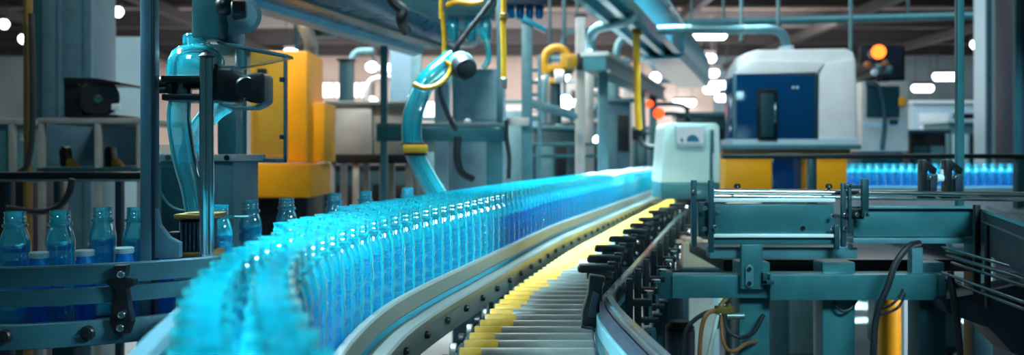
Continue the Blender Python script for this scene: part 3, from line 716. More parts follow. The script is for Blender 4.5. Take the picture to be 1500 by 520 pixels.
MB().cyl(P(355,22,d+.06),P(355,22,d+.12),.042,None,26,.01).build('drum','pale',fh)
bx(MB(),318,-60,348,62,d+.06,.06,.005).build('drum_mount','pale',fh)
# black clamp arm
k = MB(); bx(k,235,110,300,121,d-.05,.12,.004); bx(k,236,137,300,147,d-.05,.12,.004); bx(k,243,120,252,138,d-.045,.1,.003); bx(k,252,120,305,129,d-.02,.06,.003)
k.build('jaw','black',fh)
MB().cyl(P(220,118,d),P(246,120,d),.010,None,14,.003).cyl(P(222,131,d),P(246,131,d),.009,None,14,.003).build('jaw_bolts','black',fh)
MB().prism([XZ(a,b,d-.03) for a,b in ((308,94),(318,92),(320,100),(338,100),(341,104),(356,110),(372,106),(384,106),(388,112),(388,148),(384,152),(366,150),(352,144),(340,148),(322,147),(312,147),(308,150))],d-.03,d+.04,.005).build('clamp_arm','black',fh)
MB().cyl(P(362,129,d-.032),P(362,129,d+.02),.026,.024,20,.004).build('pivot','black',fh)
pr(MB(),((320,150),(345,156),(372,155),(386,150),(386,154),(372,160),(340,160),(320,154)),d-.02,.05,.002).build('arm_trim','tealgr',fh)
# twin rods
for px,dd,r in ((298,d-.045,.0085),(308,d-.04,.0075)):
    MB().cyl(P(px,84,dd),P(px,376,dd),r,None,16,.001).build('guide_rod','chrome',fh,label='chrome guide rod')
MB().cyl(P(303,84,d-.045),P(303,78,d-.045),.018,.012,16,.002).build('rod_cap','black',fh)
# foot block
MB().box((P(268,0,d).x,d-.02,P(0,371,d).z),(P(308,0,d).x,d+.05,P(0,322,d).z),.005).build('foot_block','black',fh)
for i in range(6):
    xx = P(272+i*6,0,d).x; MB().cyl((xx,d-.022,P(0,366,d).z),(xx,d-.022,P(0,325,d).z),.0035,None,8).build('ridge','navy',fh)
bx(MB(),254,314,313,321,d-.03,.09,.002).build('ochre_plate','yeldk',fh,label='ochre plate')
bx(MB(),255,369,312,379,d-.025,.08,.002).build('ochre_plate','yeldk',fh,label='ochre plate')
bx(MB(),262,319,268,374,d-.01,.05,.002).build('side_strip','tealgr',fh)
bx(MB(),246,340,262,378,d-.02,.03,.003).build('lever','black',fh)
# thin clear arm with pale top reaching over the bottles
rod(MB(),(313,318),(372,317),d+.1,.004).build('side_pin','hosed',fh)
# clear hoses
hz = tag(MB().tube([P(268,112,d),P(264,146,d),P(262,170,d),P(265,200,d),P(272,240,d),P(281,275,d),P(286,309,d)], lambda t: .0215+.004*math.sin(t*3.1), 18).build('hose','hosed'),'clear blue hose curving down from the black clamp to the foot block','hose')
d2 = 2.02
tag(MB().tube([P(330,150,d2),P(318,158,d2),P(304,172,d2),P(290,190,d2),P(280,212,d2),P(272,236,d2)], lambda t: .026-.006*t, 16).build('hose','hosed'),'clear blue hose slanting behind the chrome rods','hose')
# clear oval guard with teal edge
gd = thing('guard','rounded clear guard panel hanging behind the curved blue hose','guard',P(262,300,d+.09))
pts = [(232,212),(230,250),(234,278),(246,298),(262,307),(286,308),(294,302),(294,212)]
MB().prism([XZ(a,b,d+.09) for a,b in pts], d+.09, d+.094).build('clear_panel','glass',gd)
MB().tube([P(a,b,d+.085) for a,b in pts],.003,8).build('rim','tealgr',gd)
# pedestal frame behind
d = 2.5
ps = thing('pedestal','grey teal pedestal cabinet with pale flange behind the hoses','cabinet',(P(290,300,d).x,d+.1,0))
bx(MB(),228,226,346,236,d-.02,.3,.004).build('flange','cream',ps)
x0=P(232,0,d).x; x1=P(342,0,d).x
MB().box((x0,d,.0),(x1,d+.25,P(0,236,d).z),.006).build('body','tealgr',ps)
bx(MB(),236,244,300,340,d-.008,.01,.003).build('front_panel','tealdk',ps)
bx(MB(),310,240,314,340,d-.008,.012,.002).build('corner_strip','pale',ps)
for px in (246,332): MB().cyl(P(px,231,d-.02),P(px,231,d-.028),.008,None,12,.001).build('bolt','black',ps)
bx(MB(),318,150,346,226,d+.02,.06,.005).build('riser','teal',ps); bx(MB(),316,96,344,150,d+.04,.05,.004).build('riser_head','tealdk',ps)
# framed clear panel in front of the amber cabinet
d = 2.75
fp = thing('safety_panel','clear safety panel in a slim teal frame before the amber cabinet','guard panel',(P(380,236,d).x,d,0))
bx(MB(),415,80,420,237,d,.012,.002).build('frame_stile','tealgr',fp); bx(MB(),345,232,420,238,d,.012,.002).build('frame_rail','tealgr',fp)
pr(MB(),((335,64),(420,80),(420,84),(335,68)),d,.012,.001).build('frame_rail','tealgr',fp)
pr(MB(),((345,69),(415,84),(415,232),(345,232)),d+.004,.004).build('clear_panel','glass',fp)
for py in (117,201): bx(MB(),409,py-4,416,py+3,d-.008,.01,.002).build('hinge','tealdk',fp)
x=P(353,0,d).x; MB().box((x-.012,d,0),(x+.012,d+.024,P(0,66,d).z),.003).build('post','tealgr',fp)

# ------------------------------------------------------------------ amber cabinet
d = 4.6
ac = thing('amber_cabinet','tall amber machine cabinet behind the framed clear panel','cabinet',(P(400,300,d).x,d+.3,0))
bx(MB(),374,84,418,232,d,.3,.01).build('front_door','orange',ac)
bx(MB(),366,74,450,238,d+.06,.4,.015).build('upper_body','orange',ac)
bx(MB(),340,240,455,290,d-.06,.5,.015).build('lower_body','orange',ac)
bx(MB(),450,150,476,238,d+.2,.3,.01).build('side_box','orange',ac)
bx(MB(),376,100,390,150,d-.02,.03,.004).build('vent_panel','black',ac)
x0=P(350,0,d).x; x1=P(450,0,d).x
MB().box((x0,d,.1),(x1,d+.4,P(0,290,d).z),.01).build('base','black',ac)
for x in (x0+.03,x1-.03): MB().cyl((x,d+.06,0),(x,d+.06,.1),.03,None,12).build('foot','black',ac)
wd = thing('duct_pipe','pale vertical duct with rounded top next to the amber cabinet','pipe',(P(455,200,5.3).x,5.3,0))
MB().tube([(P(455,0,5.3).x,5.3,.0),(P(455,0,5.3).x,5.3,P(0,120,5.3).z),(P(455,0,5.3).x,5.3,P(0,62,5.3).z),(P(462,0,5.3).x,5.0,P(0,44,5.3).z),(P(470,0,5.3).x,5.2,P(0,36,5.3).z)],.042,16).build('pipe','cream',wd)
bx(MB(),443,100,470,206,5.22,.06,.006).build('pipe_cover','pale',wd)
bx(MB(),436,40,486,52,5.22,.16,.006).build('pipe_hood','tealdk',wd)

# ------------------------------------------------------------------ stainless box, steel frame, cabinets
d = 5.6
ss = thing('steel_tank','brushed stainless square tank on thin legs in the middle distance','tank',(P(540,230,d).x,d+.3,0))
bx(MB(),480,152,545,232,d,.5,.012).build('tank_body','steelw',ss); bx(MB(),546,150,604,228,d+.05,.5,.012).build('tank_body','steelw',ss)
bx(MB(),476,148,606,154,d-.03,.6,.004).build('rim','steel',ss)
bx(MB(),484,226,600,240,d-.01,.5,.006).build('lower_band','black',ss)
for px in (484,520,560,598):
    x=P(px,0,d).x; MB().box((x-.02,d+.02,0),(x+.02,d+.06,P(0,238,d).z),.004).build('leg','steelw',ss); MB().box((x-.02,d+.42,0),(x+.02,d+.46,P(0,238,d).z),.004).build('leg','steelw',ss)
d = 4.7
fr = thing('machine_gantry','teal steel frame with wide cross beam behind the cyan bottles','frame',(P(660,200,d).x,d,0))
bx(MB(),551,184,745,207,d,.09,.005).build('cross_beam','teal',fr,label='wide teal cross beam')
bx(MB(),551,180,735,185,d-.005,.10,.002).build('beam_lip','steel',fr)
for px0,px1,t in ((556,566,66),(712,736,200)):
    x0=P(px0,0,d).x; x1=P(px1,0,d).x; MB().box((x0,d+.02,0),(x1,d+.02+(x1-x0),P(0,t,d).z),.004).build('post','tealgr' if t<100 else 'teal',fr)
x0=P(727,0,d).x; MB().box((x0,d+.09,P(0,200,d).z),(x0+.035,d+.125,P(0,-40,d).z),.004).build('post','tealgr',fr)
for px in (661,685): MB().ball(P(px,178,d+.02),.016,(1.2,1,1)).build('cap_nut','white',fr)
sc = thing('machine_gantry','tall teal upright frame with two posts beside the hanging yellow tube','frame',(P(765,200,5.6).x,5.6,0))
for px0,px1,t in ((764,780,20),(788,793,80)):
    x0=P(px0,0,5.6).x; x1=P(px1,0,5.6).x; MB().box((x0,5.6,0),(x1,5.6+.06,P(0,t,5.6).z),.004).build('post','tealgr',sc)
pr(MB(),((735,5),(800,40),(800,48),(735,16)),5.58,.06,.003).build('top_beam','ductp',sc)
for py in (100,118,136,154,172): bx(MB(),778,py,790,py+5,5.62,.03,.002).build('rung','tealgr',sc)
bx(MB(),742,172,775,184,5.55,.06,.004).build('pipe_rail','cream',sc)
gc = thing('grey_cabinet','grey teal control cabinet behind the cross beam, under the black nozzle','cabinet',(P(700,200,5.4).x,5.5,0))
bx(MB(),662,100,740,300,5.4,.3,.01).build('body','cabg',gc); bx(MB(),668,108,734,176,5.388,.014,.004).build('door','cabg',gc)
bx(MB(),636,110,656,300,5.3,.1,.006).build('column','pale',gc); x0=P(662,0,5.4).x; MB().box((x0,5.42,0),(x0+.3,5.68,P(0,300,5.4).z),.006).build('base','tealdk',gc)
gv = thing('valve_cluster','cluster of clear glass valves and yellow fittings at the top of the frame','valve',P(690,50,4.2))
bx(MB(),655,-10,725,24,4.2,.16,.006).build('manifold','tealdk',gv)
for i,px in enumerate((664,690,712)):
    MB().lathe(P(px,62,4.25), [(.0,0),(.02,.004),(.028,.02),(.028,.10),(.02,.13),(.02,.16)], 16).build('glass_bulb','hose',gv)
    MB().cyl(P(px,24,4.25),P(px,12,4.25),.03,.03,14,.003).build('fitting','yeldk' if i!=1 else 'steel',gv)
MB().tube([P(655,8,4.15),P(670,3,4.12),P(690,5,4.12),P(708,2,4.12)],.014,10).build('yellow_pipe','yellow',gv)
MB().tube([P(702,42,4.2),P(712,60,4.2),P(716,84,4.2),P(708,100,4.2)],.014,10).build('drip_tube','hose',gv)
bv = thing('valve_cluster','cluster of blue glass valves hanging beneath the overhead trunk by the yellow tube','valve',P(778,15,4.6))
bx(MB(),740,-14,800,6,4.6,.16,.006).build('manifold','navy',bv)
for px in (748,762,776,790): MB().lathe(P(px,28,4.66), [(.0,0),(.016,.004),(.022,.02),(.022,.06),(.014,.08),(.014,.1)], 16).build('glass_bulb','tank',bv)
# middle hose
d = 3.4
mh = thing('hose','thick translucent cyan hose with yellow clip bending down to the bottles','hose',P(640,285,d))
MB().tube([P(662,86,d+.05),P(645,100,d+.02),P(626,118,d),P(612,145,d),P(604,175,d),P(604,205,d),P(612,235,d),P(626,262,d),P(642,288,d)], .039, 20).build('tube','hose',mh)
MB().tube([P(606,123,d-.045),P(622,129,d-.055),P(640,125,d-.05),P(655,112,d-.03),P(660,98,d-.02),P(652,90,d-.02)],.010,10).build('clip','yellow',mh,label='yellow spiral clip')
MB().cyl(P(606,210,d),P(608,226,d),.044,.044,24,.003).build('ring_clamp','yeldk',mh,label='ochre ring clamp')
MB().ring(P(606,211,d),.043,.006,(0,0,1)).ring(P(608,226,d),.043,.006,(0,0,1)).build('clamp_edge','black',mh)
bx(MB(),590,212,626,224,d-.05,.02,.003).build('clamp_screw','yellow',mh)
nz = thing('nozzle','black mouthed grey nozzle at the upper end of the thick cyan hose','nozzle',P(680,110,d))
MB().cyl(P(660,92,d+.05),P(676,98,d-.0),.03,.045,20,.003).lathe(P(672,92,d+.04),[(0,0),(.05,.0),(.055,.02),(.05,.06),(.042,.075)],22,(.45,-.75,-.5)).build('body','tealgr',nz)
MB().lathe(P(676,95,d+.0),[(0,0),(.047,.0),(.050,.018),(.044,.045),(.038,.048),(.0,.03)],22,(.45,-.75,-.5)).build('mouth','rubber',nz)
for a,lb,d,r,pts in ((0,'hanging yellow tube above the thick cyan hose',3.5,.010,[(644,-700),(646,-40),(648,20),(651,60),(650,88)]),(1,'long straight yellow tube hanging with a steel tip',3.6,.012,[(738,-700),(738,-40),(737,30),(738,80),(738,118)]),(2,'yellow hanging tube with hooked top before the right-hand trunk',6.2,.024,[(938,52),(935,46),(932,52),(933,100),(934,150),(936,192)])):
    y = thing('yellow_tube',lb,'tube',P(pts[-1][0],pts[-1][1],d))
    MB().tube([P(q[0],q[1],d) for q in pts],r,12).build('tube','yellow',y)
    e = P(pts[-1][0],pts[-1][1],d); MB().cyl(e+Vector((0,0,.01)),e-Vector((0,0,.035)),r*1.25,r,12,.002).build('tip','steel' if a==1 else 'black',y)
    if a!=0: MB().cyl(P(pts[2][0]+1,pts[2][1]-10,d),P(pts[2][0]+1,pts[2][1]-2,d),r*1.5,None,12,.002).build('collar','yeldk',y)
cable('cable','black cable sagging from the yellow tube end along the frame',[P(936,192,6.2),P(940,210,6.2),P(955,216,6.2),P(972,214,6.2)],.02,'rubber')
cable('cable','black cable looping down behind the black nozzle',[P(728,-10,3.9),P(706,20,3.9),P(684,48,3.9),P(668,72,3.9),P(662,100,3.95),P(645,130,4.0),P(655,165,4.05),P(668,190,4.1)],.012,'rubber')
cable('cable','black cable hanging in a loop under the cross beam',[P(671,200,4.66),P(670,230,4.66),P(676,252,4.7),P(692,262,4.75)],.02,'rubber')
cable('cable','thin dark cable hanging in front of the wide cross beam post',[P(742,176,4.6),P(742,200,4.6),P(746,232,4.6),P(745,262,4.6)],.012,'rubber')
cable('cable','thick black cable crossing the overhead trunk',[P(566,-20,3.4),P(578,4,3.4),P(590,16,3.4),P(588,30,3.4),P(596,46,3.45)],.022,'rubber')

# ------------------------------------------------------------------ overhead trunks
VX = .29
def along(x0, d): return (x0+VX*d, d)
ot = thing('overhead_duct','huge blue overhead trunk with chrome lower edge sloping across the upper middle','duct',(-.6,5,rel(.6)))
pth = [along(-2.125,dd) for dd in (2.3,2.8,3.5,4.2,4.8,5.3)]
MB().sweep(pth,[(.06,rel(.62)),(.0,rel(.66)),(.0,rel(1.0)),(.44,rel(1.0)),(.44,rel(.66)),(.38,rel(.62))]).build('trunk','ductd',ot)
MB().sweep(pth,[(.0+.07*math.cos(k*.7854),rel(.63)+.05*math.sin(k*.7854)) for k in range(8)][::-1]).build('edge_pipe','silver',ot,label='rounded chrome lower edge')
MB().sweep(pth,[(.445,rel(.66)),(.445,rel(.74)),(.47,rel(.74)),(.47,rel(.66))]).build('side_lip','tealgr',ot)
MB().sweep(pth,[(.2,rel(.605)),(.2,rel(.63)),(.26,rel(.63)),(.26,rel(.605))]).build('underside_strip','steel',ot)
for dd in (3.0,4.1,5.2):
    x,y = along(-1.9,dd)
    MB().cyl((x,y,rel(1.0)),(x,y,CZ-.63),.015,None,10).build('hanger','tealdk',ot)
o2 = thing('overhead_duct','grooved cyan overhead trunk receding toward the ceiling lights','duct',(.7,8,rel(.9)))
pth = [along(-1.17,dd) for dd in (4.4,5.5,7,8.5,10,11.5)]
prof=[(.0,rel(.92)),(.0,rel(1.16)),(.36,rel(1.16)),(.36,rel(.90)),(.30,rel(.90)),(.29,rel(.96)),(.22,rel(.96)),(.21,rel(.90)),(.16,rel(.90)),(.15,rel(.96)),(.08,rel(.96)),(.07,rel(.90)),(.02,rel(.90))]
MB().sweep(pth,prof).build('trunk','ductp',o2)
MB().sweep(pth,[(.361,rel(1.185)),(.361,rel(1.21)),(.38,rel(1.21)),(.38,rel(1.185))]).build('side_lip','chrome',o2,label='bright side lip')
pth2 = [along(-1.17,dd) for dd in (8.2,9,10,11.7)]
MB().sweep(pth2,[(-.03,rel(.87)),(-.03,rel(.895)),(.363,rel(.895)),(.363,rel(1.18)),(.378,rel(1.18)),(.378,rel(.93)),(.34,rel(.87))]).build('end_cover','ductp',o2)
for dd in (5.5,8.5,11.2):
    x,y = along(-.98,dd); MB().cyl((x,y,rel(1.16)),(x,y,CZ-.63),.015,None,10).build('hanger','tealdk',o2)
bp_ = thing('bent_pipe','bent grey pipe dropping from the grooved trunk to the beam below','pipe',P(866,80,6.4))
MB().tube([P(936,0,5.9),P(932,18,5.9),P(918,30,6.0),P(895,36,6.2),P(874,42,6.3),P(866,56,6.4),P(866,80,6.4)],.036,14).build('pipe','tealgr',bp_)
MB().cyl(P(866,74,6.4),P(866,82,6.4),.05,None,16,.003).build('flange','steel',bp_)
ob = thing('overhead_beam','pale topped overhead beam slanting below the grooved trunk','beam',(.9,8,rel(.6)))
pth = [along(-1.30,dd) for dd in (6.2,7.2,8.4,9.6)]
MB().sweep(pth,[(.0,rel(.58)),(.0,rel(.68)),(.16,rel(.68)),(.16,rel(.58))]).build('beam','teal',ob)
MB().sweep(pth,[(-.02,rel(.682)),(-.02,rel(.71)),(.18,rel(.71)),(.18,rel(.682))]).build('top_strip','cream',ob)
MB().sweep(pth,[(.165,rel(.56)),(.165,rel(.585)),(.19,rel(.585)),(.19,rel(.56))]).build('lower_strip','steel',ob)
for dd in (6.5,9.3):
    x,y = along(-1.22,dd); MB().box((x-.035,y-.035,0),(x+.035,y+.035,rel(.58)),.004).build('leg','tealgr',ob)
# ------------------------------------------------------------------ left background
d = 4.0
bn = thing('workbench','pale framed workbench with open shelf behind the infeed bottles','bench',(P(130,250,d).x,d+.3,0))
bx(MB(),54,173,207,181,d,.6,.004).build('top','greyp',bn)
bx(MB(),54,245,207,252,d,.6,.004).build('shelf','tealdk',bn)
for px in (55,138,200):
    for dy in (0,.55):
        x=P(px,0,d).x; MB().box((x,d+dy,0),(x+.025,d+dy+.03,P(0,181,d).z),.004).build('leg','greyp',bn)
bx(MB(),60,182,138,244,d+.56,.02,.002).build('back_panel','blue',bn); bx(MB(),142,182,200,244,d+.56,.02,.002).build('back_panel','pale',bn)
dm = thing('drum_device','black device with big round drum face resting on the workbench','device',P(136,173,d+.1))
bx(MB(),93,113,120,172,d+.05,.25,.01).build('case','black',dm)
pr(MB(),((93,113),(140,114),(176,120),(176,124),(150,122),(93,124)),d+.04,.26,.004).build('lid','black',dm)
MB().cyl(P(145,143,d+.06),P(145,143,d+.26),.088,None,32,.012).build('drum','black',dm)
MB().cyl(P(143,146,d+.06),P(143,146,d+.052),.022,.018,20,.002).build('hub','tealdk',dm)
bx(MB(),163,152,175,161,d+.05,.02,.002).build('sticker','pale',dm)
bx(MB(),100,168,172,173,d+.05,.25,.003).build('base','black',dm)
MB().ring(P(116,120,d+.045),.011,.0025,(0,1,0)).build('lid_ring','cream',dm)
for px,lb in ((92,'small black and yellow hand tool standing upright on the bench shelf'),(158,'squat black and yellow hand tool on the shelf beside the teal post')):
    t_ = thing('hand_tool',lb,'tool',P(px,245,d+.2))
    pr(MB(),((px-4,245),(px-6,222),(px-2,214),(px+4,216),(px+6,232),(px+12,245)),d+.2,.06,.004).build('body','black',t_)
    pr(MB(),((px+4,244),(px+5,234),(px+9,232),(px+18,244)),d+.19,.06,.003).build('guard','yellow',t_)
bl = thing('black_rail','long black rail crossing behind the infeed bottles below the bench','rail',(P(100,255,3.2).x,3.2,0))
MB().box((P(-60,0,3.2).x,3.2,P(0,263,3.2).z),(P(206,0,3.2).x,3.24,P(0,252,3.2).z),.004).build('rail','black',bl)
MB().box((P(-60,0,3.2).x,3.195,P(0,266,3.2).z),(P(206,0,3.2).x,3.2,P(0,263,3.2).z),.001).build('rail_trim','steel',bl)
for px in (10,82,172):
    x=P(px,0,3.2).x; MB().box((x-.012,3.205,0),(x+.012,3.235,P(0,262,3.2).z),.003).build('post','navy',bl)
cable('cable','dark cable sagging beneath the black rail behind the bottles',[P(106,262,3.15),P(100,285,3.15),P(86,302,3.15),P(60,310,3.15),P(10,305,3.15)],.012,'rubber')
sk = thing('side_cabinet','grey framed cabinet at the frame edge left of the dark ochre pole','cabinet',(P(10,250,4.4).x,4.6,0))
bx(MB(),-40,174,36,182,4.4,.5,.004).build('top','greyp',sk); bx(MB(),-40,182,12,262,4.42,.45,.006).build('body','teal',sk); bx(MB(),12,182,20,262,4.4,.03,.003).build('stile','greyp',sk)
x0=P(-40,0,4.4).x; MB().box((x0,4.45,0),(x0+.25,4.85,P(0,262,4.4).z),.006).build('base','black',sk)
op = thing('pole','dark ochre vertical pole before the wide teal pillar','pole',(P(41,250,3.7).x,3.7,0))
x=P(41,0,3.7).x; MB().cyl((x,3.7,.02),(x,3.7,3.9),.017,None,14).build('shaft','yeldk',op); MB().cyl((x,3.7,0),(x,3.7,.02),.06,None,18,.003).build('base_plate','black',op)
cable('cable','black cable hanging along the dark ochre pole',[P(46,20,3.66),P(48,120,3.66),P(47,200,3.66),P(40,240,3.66),P(28,252,3.66)],.012,'rubber')
pi_ = thing('pillar','wide blue grey steel pillar behind the workbench','pillar',(P(98,200,5.2).x,5.3,0))
x0=P(50,0,5.2).x; x1=P(137,0,5.2).x
MB().box((x0,5.2,0),(x1,5.5,CZ),.01).build('core','blue',pi_)
for a,b in ((50,62),(88,94),(126,137)): MB().box((P(a,0,5.2).x,5.17,0.01),(P(b,0,5.2).x,5.2,CZ-.01),.004).build('rib','tealdk' if a<60 else 'blue',pi_)
sp_ = thing('display_board','pale blue upright panel between the pillar and the teal post','panel',(P(186,250,6.4).x,6.4,0))
MB().box((P(166,0,6.4).x,6.4,.05),(P(226,0,6.4).x,6.45,P(0,54,6.4).z),.005).build('panel','pale',sp_)
for px in (170,220): x=P(px,0,6.4).x; MB().box((x-.03,6.3,0),(x+.03,6.55,.05),.004).build('foot','tealdk',sp_)
# dark shapes low behind the infeed
for i,(px,d,w,y0,mt,lb) in enumerate(((70,6.0,90,262,'tealdk','low dark machine base beneath the workbench, behind the infeed bottles'),(165,7.0,80,258,'tealgr','low grey machine base behind the third infeed bottle'),(10,6.6,70,268,'blue','low blue grey machine base at the frame edge behind the infeed'))):
    x=P(px,0,d).x; ww=w/F*d
    t_ = thing('floor_machine',lb,'machine',(x,d,0))
    MB().box((x-ww/2,d,.06),(x+ww/2,d+.6,P(0,y0,d).z),.012).build('body',mt,t_)
    MB().box((x-ww/2+.04,d-.015,.15),(x+ww/2-.04,d,P(0,y0,d).z-.08),.005).build('door','blue' if mt!='blue' else 'tealdk',t_)
    MB().box((x-ww/2+.03,d+.03,0),(x+ww/2-.03,d+.57,.06),.005).build('plinth','black',t_)

# ------------------------------------------------------------------ middle background machinery
def machine(name, label, px, d, w, y0, body, trim, pipes=1, cat='machine', group=None, seed=0):
    R_ = random.Random(seed); x=P(px,0,d).x; W_=w/F*d; zt=P(0,y0,d).z
    t_ = thing(name,label,cat,(x,d+.3,0),group)
    MB().box((x-W_/2,d,.1),(x+W_/2,d+.6,zt),.015).build('body',body,t_)
    MB().box((x-W_*.42,d-.02,.25),(x-W_*.02,d,zt-.12),.006).build('door',trim,t_)
    MB().box((x+W_*.04,d-.02,zt-.45),(x+W_*.42,d,zt-.12),.006).build('control_panel','black' if body!='black' else 'tealgr',t_)
    MB().box((x-W_/2-.03,d-.03,zt),(x+W_/2+.03,d+.63,zt+.04),.006).build('top',trim,t_)
    for k in range(pipes):
        q = x+W_*(R_.random()-.5)*.7; hh = .25+R_.random()*.5
        MB().tube([(q,d+.3,zt+.02),(q,d+.3,zt+hh*.7),(q+.06,d+.32,zt+hh),(q+.25,d+.35,zt+hh+.03)],.035,10).build('pipe','steelw' if k%2 else 'tealgr',t_)
        MB().cyl((q,d+.3,zt+.03),(q,d+.3,zt+.07),.06,None,14,.004).build('flange','black',t_)
    for s in (-1,1): MB().cyl((x+s*W_*.42,d+.08,0),(x+s*W_*.42,d+.08,.1),.04,None,12).build('foot','black',t_)
machine('pump_unit','grey pump cabinet behind the steel tank, below the bright windows',520,9.5,60,165,'tealgr','cream',2,seed=1)
machine('pump_unit','low dark pump block under the stainless tank',540,7.2,150,248,'tealdk','black',0,seed=21)
machine('pump_unit','dark pump cabinet just right of the thick cyan hose in the distance',640,8.6,40,205,'tealdk','tealgr',1,seed=2)
machine('packing_machine','dark teal packing machine beyond the two post frame',812,7.8,62,190,'tealdk','tealgr',2,seed=3)
machine('packing_machine','grey green packing machine in the distance under the slanting beam',862,9.2,70,180,'tealgr','cream',2,seed=4)
machine('packing_machine','blue grey packing machine left of the hooked yellow tube',904,8.2,40,150,'blue','tealgr',1,seed=5)
machine('packing_machine','low pale packing machine right of the hooked yellow tube',950,11.,60,196,'pale','tealgr',1,seed=6)
machine('packing_machine','tall warm grey machine far behind between frame and beam',835,12.5,50,120,'cream','pale',1,seed=8)
machine('packing_machine','dark machine behind the pale control box',1035,9.0,60,170,'tealdk','tealgr',0,seed=9)
rf = thing('barrier','low rail frame of teal bars standing behind the far bottles','frame',(P(880,240,7.0).x,7.2,0))
for px in (780,835,886):
    x=P(px,0,7.2).x; MB().box((x-.025,7.2,0),(x+.025,7.25,P(0,208,7.2).z),.004).build('post','tealdk',rf)
for y in (209,226): MB().box((P(778,0,7.2).x,7.19,P(0,y+5,7.2).z),(P(890,0,7.2).x,7.26,P(0,y,7.2).z),.004).build('bar','teal',rf)
for px,d,y0,w,mt,lb in ((850,6.9,25,.035,'cream','slim pale pole rising beside the bent grey pipe'),(862,8.4,60,.05,'steelw','steel pole behind the bent grey pipe'),(893,10,90,.06,'tealgr','grey teal pole under the slanting beam'),(610,9,60,.05,'tealgr','grey teal pole far behind the thick cyan hose'),(508,8,90,.06,'tealdk','dark teal pole in front of the bright windows'),(690,10,120,.06,'tealgr','grey teal pole behind the black nozzle'),(918,9.2,110,.05,'cream','pale pole near the hooked yellow tube'),(590,11,60,.14,'blue','broad blue grey column far behind the steel tank')):
    x=P(px,0,d).x; t_=thing('pole',lb,'pole',(x,d,0)); zt=P(0,y0,d).z
    MB().box((x-w,d-w,.015),(x+w,d+w,zt),.006).build('shaft',mt,t_); MB().box((x-w*2,d-w*2,0),(x+w*2,d+w*2,.015),.003).build('base_plate','tealdk',t_)
    MB().box((x-w*1.3,d-w*1.3,zt),(x+w*1.3,d+w*1.3,zt+.02),.003).build('cap','black',t_)
# yellow robot arm
ra = thing('robot_arm','small yellow robot arm curving above the distant machines','robot arm',P(815,190,8.0))
MB().tube([P(800,108,8.),P(797,90,8.),P(802,76,8.),P(816,70,8.),P(828,76,8.),P(830,90,8.)],.035,12).build('elbow','yellow',ra)
bx(MB(),822,78,844,100,7.95,.15,.02).build('upper_link','yellow',ra); bx(MB(),798,94,830,104,7.97,.12,.015).build('forearm','yellow',ra)
MB().cyl(P(812,112,7.95),P(826,112,7.95),.06,None,18,.008).build('wrist','white',ra); bx(MB(),806,114,822,122,7.96,.1,.01).build('gripper','yellow',ra)
MB().cyl(P(815,182,8.05),P(815,100,8.05),.05,.04,16).build('column','tealdk',ra)
bk_ = thing('valve_box','black valve box with yellow cap clamped on the slim pale pole','valve',P(855,100,6.7))
bx(MB(),845,78,866,102,6.7,.12,.008).build('body','black',bk_); bx(MB(),864,84,873,98,6.7,.1,.008).build('cap','yellow',bk_); bx(MB(),830,82,846,96,6.7,.1,.006).build('mount','yellow',bk_)
def signal(px,py,d,r,label,mat):
    t_ = thing('signal_lamp',label,'lamp',P(px,py,d))
    c=P(px,py,d); MB().ball(c,r).build('lens',mat,t_); MB().cyl(c+Vector((0,.02,0)),c+Vector((0,.12,0)),r*1.05,r*.8,18,.004).build('socket','black',t_)
    return t_
s1=signal(952,152,8.5,.035,'smaller red signal lamp, upper one near the control box','redl')
s2=signal(965,166,8.4,.052,'larger red signal lamp above the pale control box','redl')
for s_,q in ((s1,P(952,153,8.62)),(s2,P(965,167,8.52))): MB().tube([q,(1.60,q.y,q.z),(1.70,q.y,q.z-.05),(1.70,q.y,q.z-.2),(1.70,q.y,0)],.02,10).build('stem','tealdk',s_)

# ------------------------------------------------------------------ right background
d=7.4
ki = thing('kiosk','pale grey control kiosk with dark window to the right of the white tank machine','kiosk',(P(1295,250,d).x,d+.3,0))
bx(MB(),1262,120,1331,222,d,.5,.012).build('body','cream',ki)
bx(MB(),1270,126,1318,172,d-.012,.02,.004).build('window','tealdk',ki)
bx(MB(),1317,142,1326,155,d-.02,.02,.004).build('button_plate','orange',ki); bx(MB(),1266,178,1322,186,d-.008,.012,.002).build('label_strip','pale',ki); bx(MB(),1303,175,1316,183,d-.012,.01,.002).build('badge','tealdk',ki)
x0=P(1266,0,d).x; x1=P(1327,0,d).x; MB().box((x0,d+.05,0),(x1,d+.45,P(0,222,d).z),.01).build('base','tealdk',ki)
MB().tube([P(1268,122,d-.03),P(1284,124,d-.05),P(1293,145,d-.06),P(1296,180,d-.06),P(1292,220,d-.05)],.018,10).build('cable','tealdk',ki)
mn = thing('monitor','big black monitor standing behind the kiosk','monitor',P(1298,120,d+.6))
bx(MB(),1262,66,1326,118,d+.6,.08,.01).build('screen','black',mn); bx(MB(),1266,69,1322,114,d+.59,.012,.003).build('screen_face','navy',mn); MB().cyl(P(1294,118,d+.66),(P(1294,118,d+.66).x,d+.66,0),.05,None,14).build('stand','tealdk',mn)
t_=signal(1287,76,7.3,.058,'glowing orange signal lamp above the kiosk','orl'); MB().cyl(P(1287,80,7.46),P(1287,120,7.62),.02,None,12).build('stem','black',t_)
for px,py,mt,lb in ((1271,95,'brown','brown round push button above the kiosk'),(1287,99,'tealgr','teal round push button in the middle above the kiosk'),(1296,93,'brown','small reddish push button beside the monitor'),(1281,106,'pale','pale round push button low above the kiosk'),(1302,102,'teal','teal round push button nearest the monitor centre')):
    t_ = thing('push_button',lb,'button',P(px,py,d-.02),'push buttons above the kiosk'); c=P(px,py,d-.04); MB().ball(c,.032,(1,.8,1)).build('cap',mt,t_); MB().cyl(c+Vector((0,.0,0)),c+Vector((0,.6,-.02)),.02,None,12).build('shank','black',t_)
